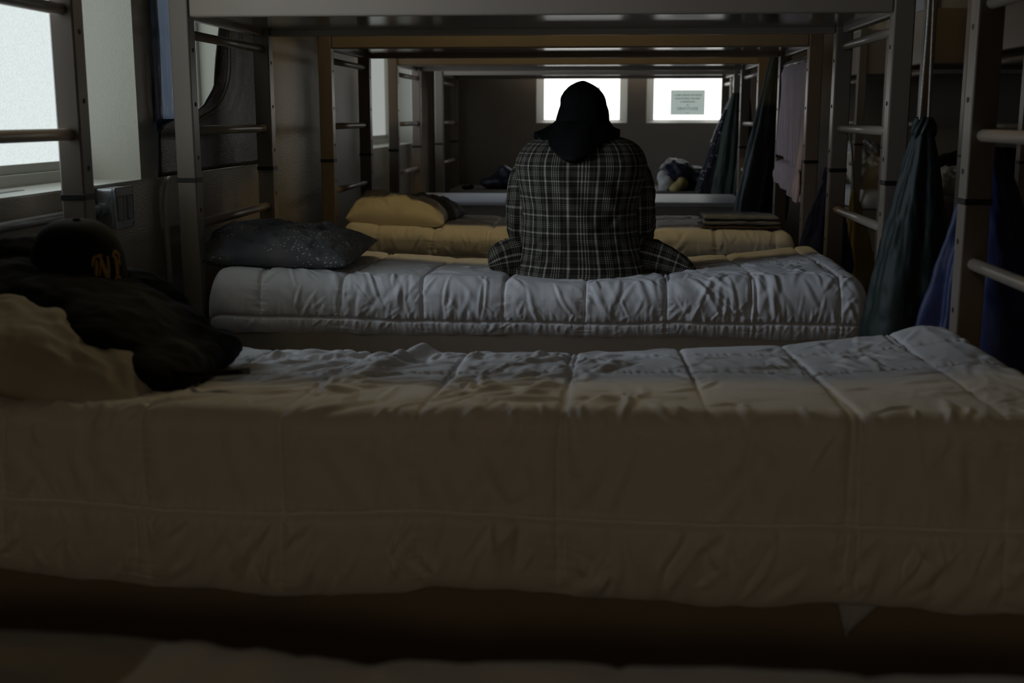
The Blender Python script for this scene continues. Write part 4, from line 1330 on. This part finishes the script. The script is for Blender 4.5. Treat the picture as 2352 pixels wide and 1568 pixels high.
# ------------------------------------------------------------------ hanging bags, towels and clothes
def bag(name, label, cat, top, h, r0, r1, m, folds=7, seed=0, lean=(0, 0), squash=1.0, cords=None, group=None, amp=0.18, knot=True):
    """Gathered cloth bag hanging from its neck at top; widening to r1 at the bottom."""
    t = thing(name, label, cat, top, 0, group)
    nr, na = 60, 96
    f = np.linspace(0, 1, nr)
    prof = r0 + (r1 - r0) * (f ** 0.8) * (1 - 0.12 * np.clip((f - 0.85) / 0.15, 0, 1) ** 2)
    th = np.linspace(0, 2 * PI, na, endpoint=False)
    F, TH = np.meshgrid(f, th, indexing='ij')
    wav = np.sin(folds * TH + seed + 1.2 * np.sin(2 * TH + seed) + 1.0 * F) * 0.6 + 0.5 * vnoise(TH * 2.2 + seed * 3, F * 2.5, seed)
    R = prof[:, None] * (1 + amp * wav * (1 - 0.25 * F)) + 0.006 * fbm(TH * 6, F * 9, seed + 3) * np.clip(F * 4, 0, 1)
    X = lean[0] * F + R * np.cos(TH); Y = lean[1] * F + R * np.sin(TH) * squash
    Z = -h * F + 0.01 * np.sin(TH * 2 + seed) * F
    P = np.stack([X, Y, Z], -1)
    me = grid_mesh('body', P, close_v=True)
    bm = bmesh.new(); bm.from_mesh(me); bm.verts.ensure_lookup_table()
    bm.faces.new([bm.verts[i] for i in range(na)]); bm.faces.new([bm.verts[(nr - 1) * na + i] for i in range(na)][::-1])
    bmesh.ops.recalc_face_normals(bm, faces=bm.faces); bm.to_mesh(me); bm.free()
    link('body', me, m, t)
    if knot:
        K = np.zeros((16, 48, 3))
        for i in range(16):
            q = i / 15
            for j in range(48):
                a = 2 * PI * j / 48
                rr = r0 * (0.75 + 0.5 * math.sin(PI * q) + 0.22 * math.sin(a * 9 + q * 8)) + 0.002
                K[i, j] = (rr * math.cos(a), rr * math.sin(a) * squash, 0.035 - 0.06 * q + 0.004 * math.sin(a * 3))
        me = grid_mesh('gathered_neck', K, close_v=True); fix_normals(me)
        link('gathered_neck', me, m, t)
    for c in cords or []:
        link('cord', tube('cord', smooth_path(c, 5), 0.0035, 8), M_cord, t, True)
    return t


GB = 'green drawstring bags'
bag('laundry_bag', 'dark green drawstring bag hanging on cords in front of the post beside the white quilt', 'bag', (0.832, 3.20, 1.012), 0.60, 0.022, 0.125, M_green, 6, 2,
    (-0.012, 0.0), 0.75, [[(-0.012, 0, 0.02), (-0.008, 0, 0.3), (-0.004, 0.03, 0.60)], [(0.010, 0, 0.02), (0.004, 0, 0.3), (0.004, 0.03, 0.60)]], GB)
bag('laundry_bag', 'large blue bag hanging behind the bare post at the right edge', 'bag', (0.872, 2.77, 0.985), 0.56, 0.014, 0.185, M_blue, 7, 5, (0.03, 0.0), 0.6, None, 'blue bags', knot=False)
bag('laundry_bag', 'small blue bag on a thin string beyond the foot of the white quilt', 'bag', (0.805, 4.33, 0.835), 0.36, 0.016, 0.115, M_blue, 7, 9, (-0.008, 0.0), 0.55,
    [[(0.0, 0, 0.0), (-0.006, -0.05, 0.2), (-0.022, -0.16, 0.53)]], 'blue bags')
bag('laundry_bag', 'tall dark green bag hanging on the fourth bunk past the pink towel', 'bag', (0.905, 6.36, 1.385), 0.87, 0.040, 0.145, M_green, 5, 12, (-0.075, 0.0), 0.6, None, GB, knot=False)
bag('hanging_jacket', 'olive green jacket hanging at the end of the farthest bunk', 'jacket', (0.845, 7.90, 1.205), 0.72, 0.020, 0.115, M_green2, 6, 15, (-0.045, 0), 0.6, None, None, knot=False)
bag('hanging_jacket', 'black garment with pale speckles hanging left of the olive jacket', 'jacket', (0.80, 7.93, 1.10), 0.58, 0.018, 0.085, M_sequin, 5, 18, (-0.125, 0.01), 0.6, None, None, knot=False)
bag('hanging_cloth', 'dark green cloth hanging between the two farthest bunks', 'cloth', (0.905, 7.78, 1.20), 0.66, 0.012, 0.07, M_green, 5, 21, (0.0, 0), 0.6, [[(0, 0, 0), (-0.01, 0.1, 0.1), (-0.04, 0.245, 0.13)]], None, knot=False)
bag('hanging_cloth', 'narrow pale grey cloth hanging over the edge of the right far window', 'cloth', (0.835, 7.99, 1.20), 0.32, 0.008, 0.022, M_stud, 4, 27, (-0.115, 0), 0.5, None, None, knot=False)
bag('hanging_cloth', 'mustard yellow cloth hanging behind the foot post of the white quilt', 'cloth', (0.925, 4.48, 0.785), 0.42, 0.006, 0.075, M_yellow, 6, 24, (0.055, 0), 0.35, [[(0, 0, 0), (-0.05, -0.15, 0.18), (-0.12, -0.315, 0.3)]], None, knot=False)
bag('hanging_cloth', 'black cloth hanging in front of the striped pink towel', 'cloth', (0.88, 6.25, 0.98), 0.46, 0.010, 0.055, M_black, 5, 33, (-0.02, 0), 0.5, None, None, knot=False)


def towel():
    # draped over the top rung at the foot of the cream bed; rear layer hangs lower
    x = 0.8325
    t = thing('hanging_towel', 'pink and lilac striped towel draped over the ladder of the cream bed', 'towel', (x, 5.31, 1.298))
    n = 40
    def layer(nm, off, z1f, z0, y0, y1, seed, par=None):
        P = np.zeros((n, 40, 3))
        for i in range(n):
            y = y0 + (y1 - y0) * i / (n - 1)
            zb = z1f(i / (n - 1))
            for j in range(40):
                f = j / 39
                z = z0 + (zb - z0) * f
                P[i, j] = (off * min(1, f * 8) + 0.008 * math.sin(i * 0.55 + seed + f * 2) * f + 0.006 * float(vnoise(i * 0.2, f * 3, seed)), y - 5.31 - 0.02 * f * (i / n - 0.5), z - 1.298)
        o_ = link(nm, grid_mesh(nm, P), M_ptowel, t)
        md = o_.modifiers.new('thickness', 'SOLIDIFY'); md.thickness = 0.006; md.offset = 0
        return o_
    a = layer('front_layer', -0.022, lambda f: 0.83 + 0.05 * f, 1.297, 4.955, 5.64, 1)
    b = layer('back_layer', 0.022, lambda f: 0.66 + 0.06 * f, 1.297, 4.955, 5.62, 4)
    c = layer('hem_fold', -0.034, lambda f: 0.70 + 0.06 * f, 0.855, 4.965, 5.66, 8)
    return t


towel()
o = link('hand_towel', lump('hand_towel', [((0.86, 4.99, 0.66), (0.012, 0.07, 0.10), (0, 0, 0)), ((0.862, 5.0, 0.60), (0.012, 0.06, 0.08), (0, 0, 0))], 0.008, 0.004, 18, 5), M_ptowel)
tag(o, 'small pink towel hanging below the striped towel', 'towel')


def folded(loc, layers, label):
    t = thing('folded_towel', label, 'towel', loc)
    z = 0
    for k, (lx, ly, h, m) in enumerate(layers):
        n = 40
        th = np.linspace(0, 2 * PI, 48, endpoint=False)
        P = np.zeros((n, 48, 3))
        for i in range(n):
            x = -lx / 2 + lx * i / (n - 1)
            en = max(0.0, 1 - ((abs(x) / (lx / 2)) ** 14)) ** 0.5
            for j, a in enumerate(th):
                cy = math.copysign(abs(math.cos(a)) ** 0.45, math.cos(a)) * ly / 2; cz = math.copysign(abs(math.sin(a)) ** 0.6, math.sin(a)) * h / 2 * (0.25 + 0.75 * en)
                w_ = 0.0035 * float(vnoise(x * 26 + k, a * 1.5, 3 + k))
                P[i, j] = (x, cy, z + h / 2 + cz + w_)
        me = grid_mesh('fold', P, close_v=True)
        bm = bmesh.new(); bm.from_mesh(me); bm.verts.ensure_lookup_table()
        bm.faces.new([bm.verts[i] for i in range(48)]); bm.faces.new([bm.verts[(n - 1) * 48 + i] for i in range(48)][::-1])
        bmesh.ops.recalc_face_normals(bm, faces=bm.faces); bm.to_mesh(me); bm.free()
        link('fold', me, m, t)
        z += h
    return t


folded((0.575, 5.10, 0.588), [(0.33, 0.26, 0.018, M_towelbrown), (0.32, 0.26, 0.020, M_towelgrey), (0.31, 0.25, 0.018, M_towelgrey)], 'folded grey towel stacked on a brown one at the foot of the cream quilt')

# clothes piles on the farthest bed
o = link('clothes_pile', lump('clothes_pile', [((0.50, 8.25, 0.66), (0.13, 0.12, 0.10), (0, 0.3, 0)), ((0.62, 8.30, 0.635), (0.17, 0.14, 0.075), (0, 0.1, 0)), ((0.74, 8.22, 0.60), (0.12, 0.12, 0.05), (0, 0, 0)), ((0.47, 8.3, 0.72), (0.06, 0.07, 0.05), (0, 0, 0))], 0.012, 0.018, 14, 41), M_navy)
tag(o, 'heap of dark clothes below the right far window', 'clothes')
o = link('crumpled_shirt', lump('crumpled_shirt', [((0.42, 8.16, 0.60), (0.05, 0.05, 0.06), (0, 0.4, 0)), ((0.40, 8.18, 0.64), (0.04, 0.04, 0.05), (0, 0, 0))], 0.009, 0.010, 18, 43), M_stud)
tag(o, 'crumpled white shirt in front of the dark clothes heap', 'clothes')
o = link('crumpled_shirt', lump('crumpled_shirt', [((0.50, 8.11, 0.585), (0.06, 0.045, 0.035), (0, -0.5, 0)), ((0.53, 8.12, 0.61), (0.035, 0.04, 0.04), (0, -0.6, 0))], 0.009, 0.010, 18, 45), M_yellow)
tag(o, 'crumpled yellow shirt in front of the dark clothes heap', 'clothes')
o = link('clothes_pile', lump('clothes_pile', [((-0.73, 8.25, 0.60), (0.14, 0.10, 0.05), (0, 0, 0)), ((-0.70, 8.28, 0.64), (0.08, 0.08, 0.065), (0, -0.3, 0)), ((-0.63, 8.28, 0.63), (0.10, 0.08, 0.055), (0, 0.2, 0)), ((-0.70, 8.28, 0.69), (0.03, 0.05, 0.03), (0, 0, 0))], 0.012, 0.012, 14, 51), M_navy)
tag(o, 'dark navy clothes bundle left of the seated person on the farthest bed', 'clothes')
o = link('crumpled_sock', lump('crumpled_sock', [((-0.95, 8.16, 0.571), (0.04, 0.03, 0.014), (0, 0, 0)), ((-0.92, 8.17, 0.575), (0.02, 0.03, 0.016), (0, 0, 0))], 0.006, 0.004, 20, 53), M_black)
tag(o, 'small black sock lying at the left of the farthest mattress', 'clothes')

# bedding across the aisle
YF = BY['F']; YE = BY['E']


def plain_quilt(x0, x1, y0, y1, z0, zt_, m, label, seed, group=None):
    def tp(x, v_): return zt_ + 0.012 * fbm(x * 4, v_ * 3, seed)
    q = quilt('comforter', x0, x1, y0, y1, tp, z0, z0, m, x0 + 0.2, 0.24, 120, 90, seed, wr=0.010, floor_z=z0 - 0.004, tmid=zt_)
    return tag(q, label, 'comforter', group)


plain_quilt(X2 + 0.05, X2 + 1.96, YF + 0.01, YF + 0.80, 0.448, 0.565, M_white2, 'white folded comforter under the cream pillows across the aisle', 81)
plain_quilt(X2 + 0.05, X2 + 1.96, YF + 0.035, YF + 0.80, 1.42, 1.82, M_cream, 'cream comforter on the upper deck across the aisle', 83)
plain_quilt(X2 + 0.05, X2 + 1.96, YE + 0.01, YE + 0.80, 0.448, 0.60, M_vinylb, 'brown blanket on the lower deck beyond the green bag', 85)
pillow((1.80, 8.25, 0.66), (0.34, 0.36, 0.12), (0.55, 0.1, 0.2), M_creampil, 'cream pillow leaning on the pile across the aisle', 61, wr=0.012)
pillow((1.77, 8.42, 0.74), (0.30, 0.34, 0.12), (0.7, 0.0, -0.1), M_white2, 'white pillow on top of the pile across the aisle', 62, wr=0.012)
pillow((2.02, 6.95, 0.655), (0.36, 0.42, 0.10), (0.15, 0.1, 0.0), M_oldpil, 'dull pillow on the brown blanket beyond the green bag', 63, wr=0.010)
o = link('clothes_pile', lump('clothes_pile', [((1.98, 8.4, 0.72), (0.10, 0.10, 0.14), (0, 0, 0)), ((1.95, 8.35, 0.80), (0.07, 0.08, 0.07), (0, 0, 0))], 0.012, 0.012, 14, 65), M_red)
tag(o, 'dark red clothes bundle beside the cream pillows across the aisle', 'clothes')
o = link('blanket', lump('blanket', [((2.25, 7.12, 0.74), (0.40, 0.10, 0.14), (0, 0, 0)), ((2.1, 7.12, 0.70), (0.25, 0.10, 0.10), (0, 0, 0))], 0.014, 0.010, 10, 67), M_black)
tag(o, 'black blanket rolled at the back of the brown bed across the aisle', 'blanket')
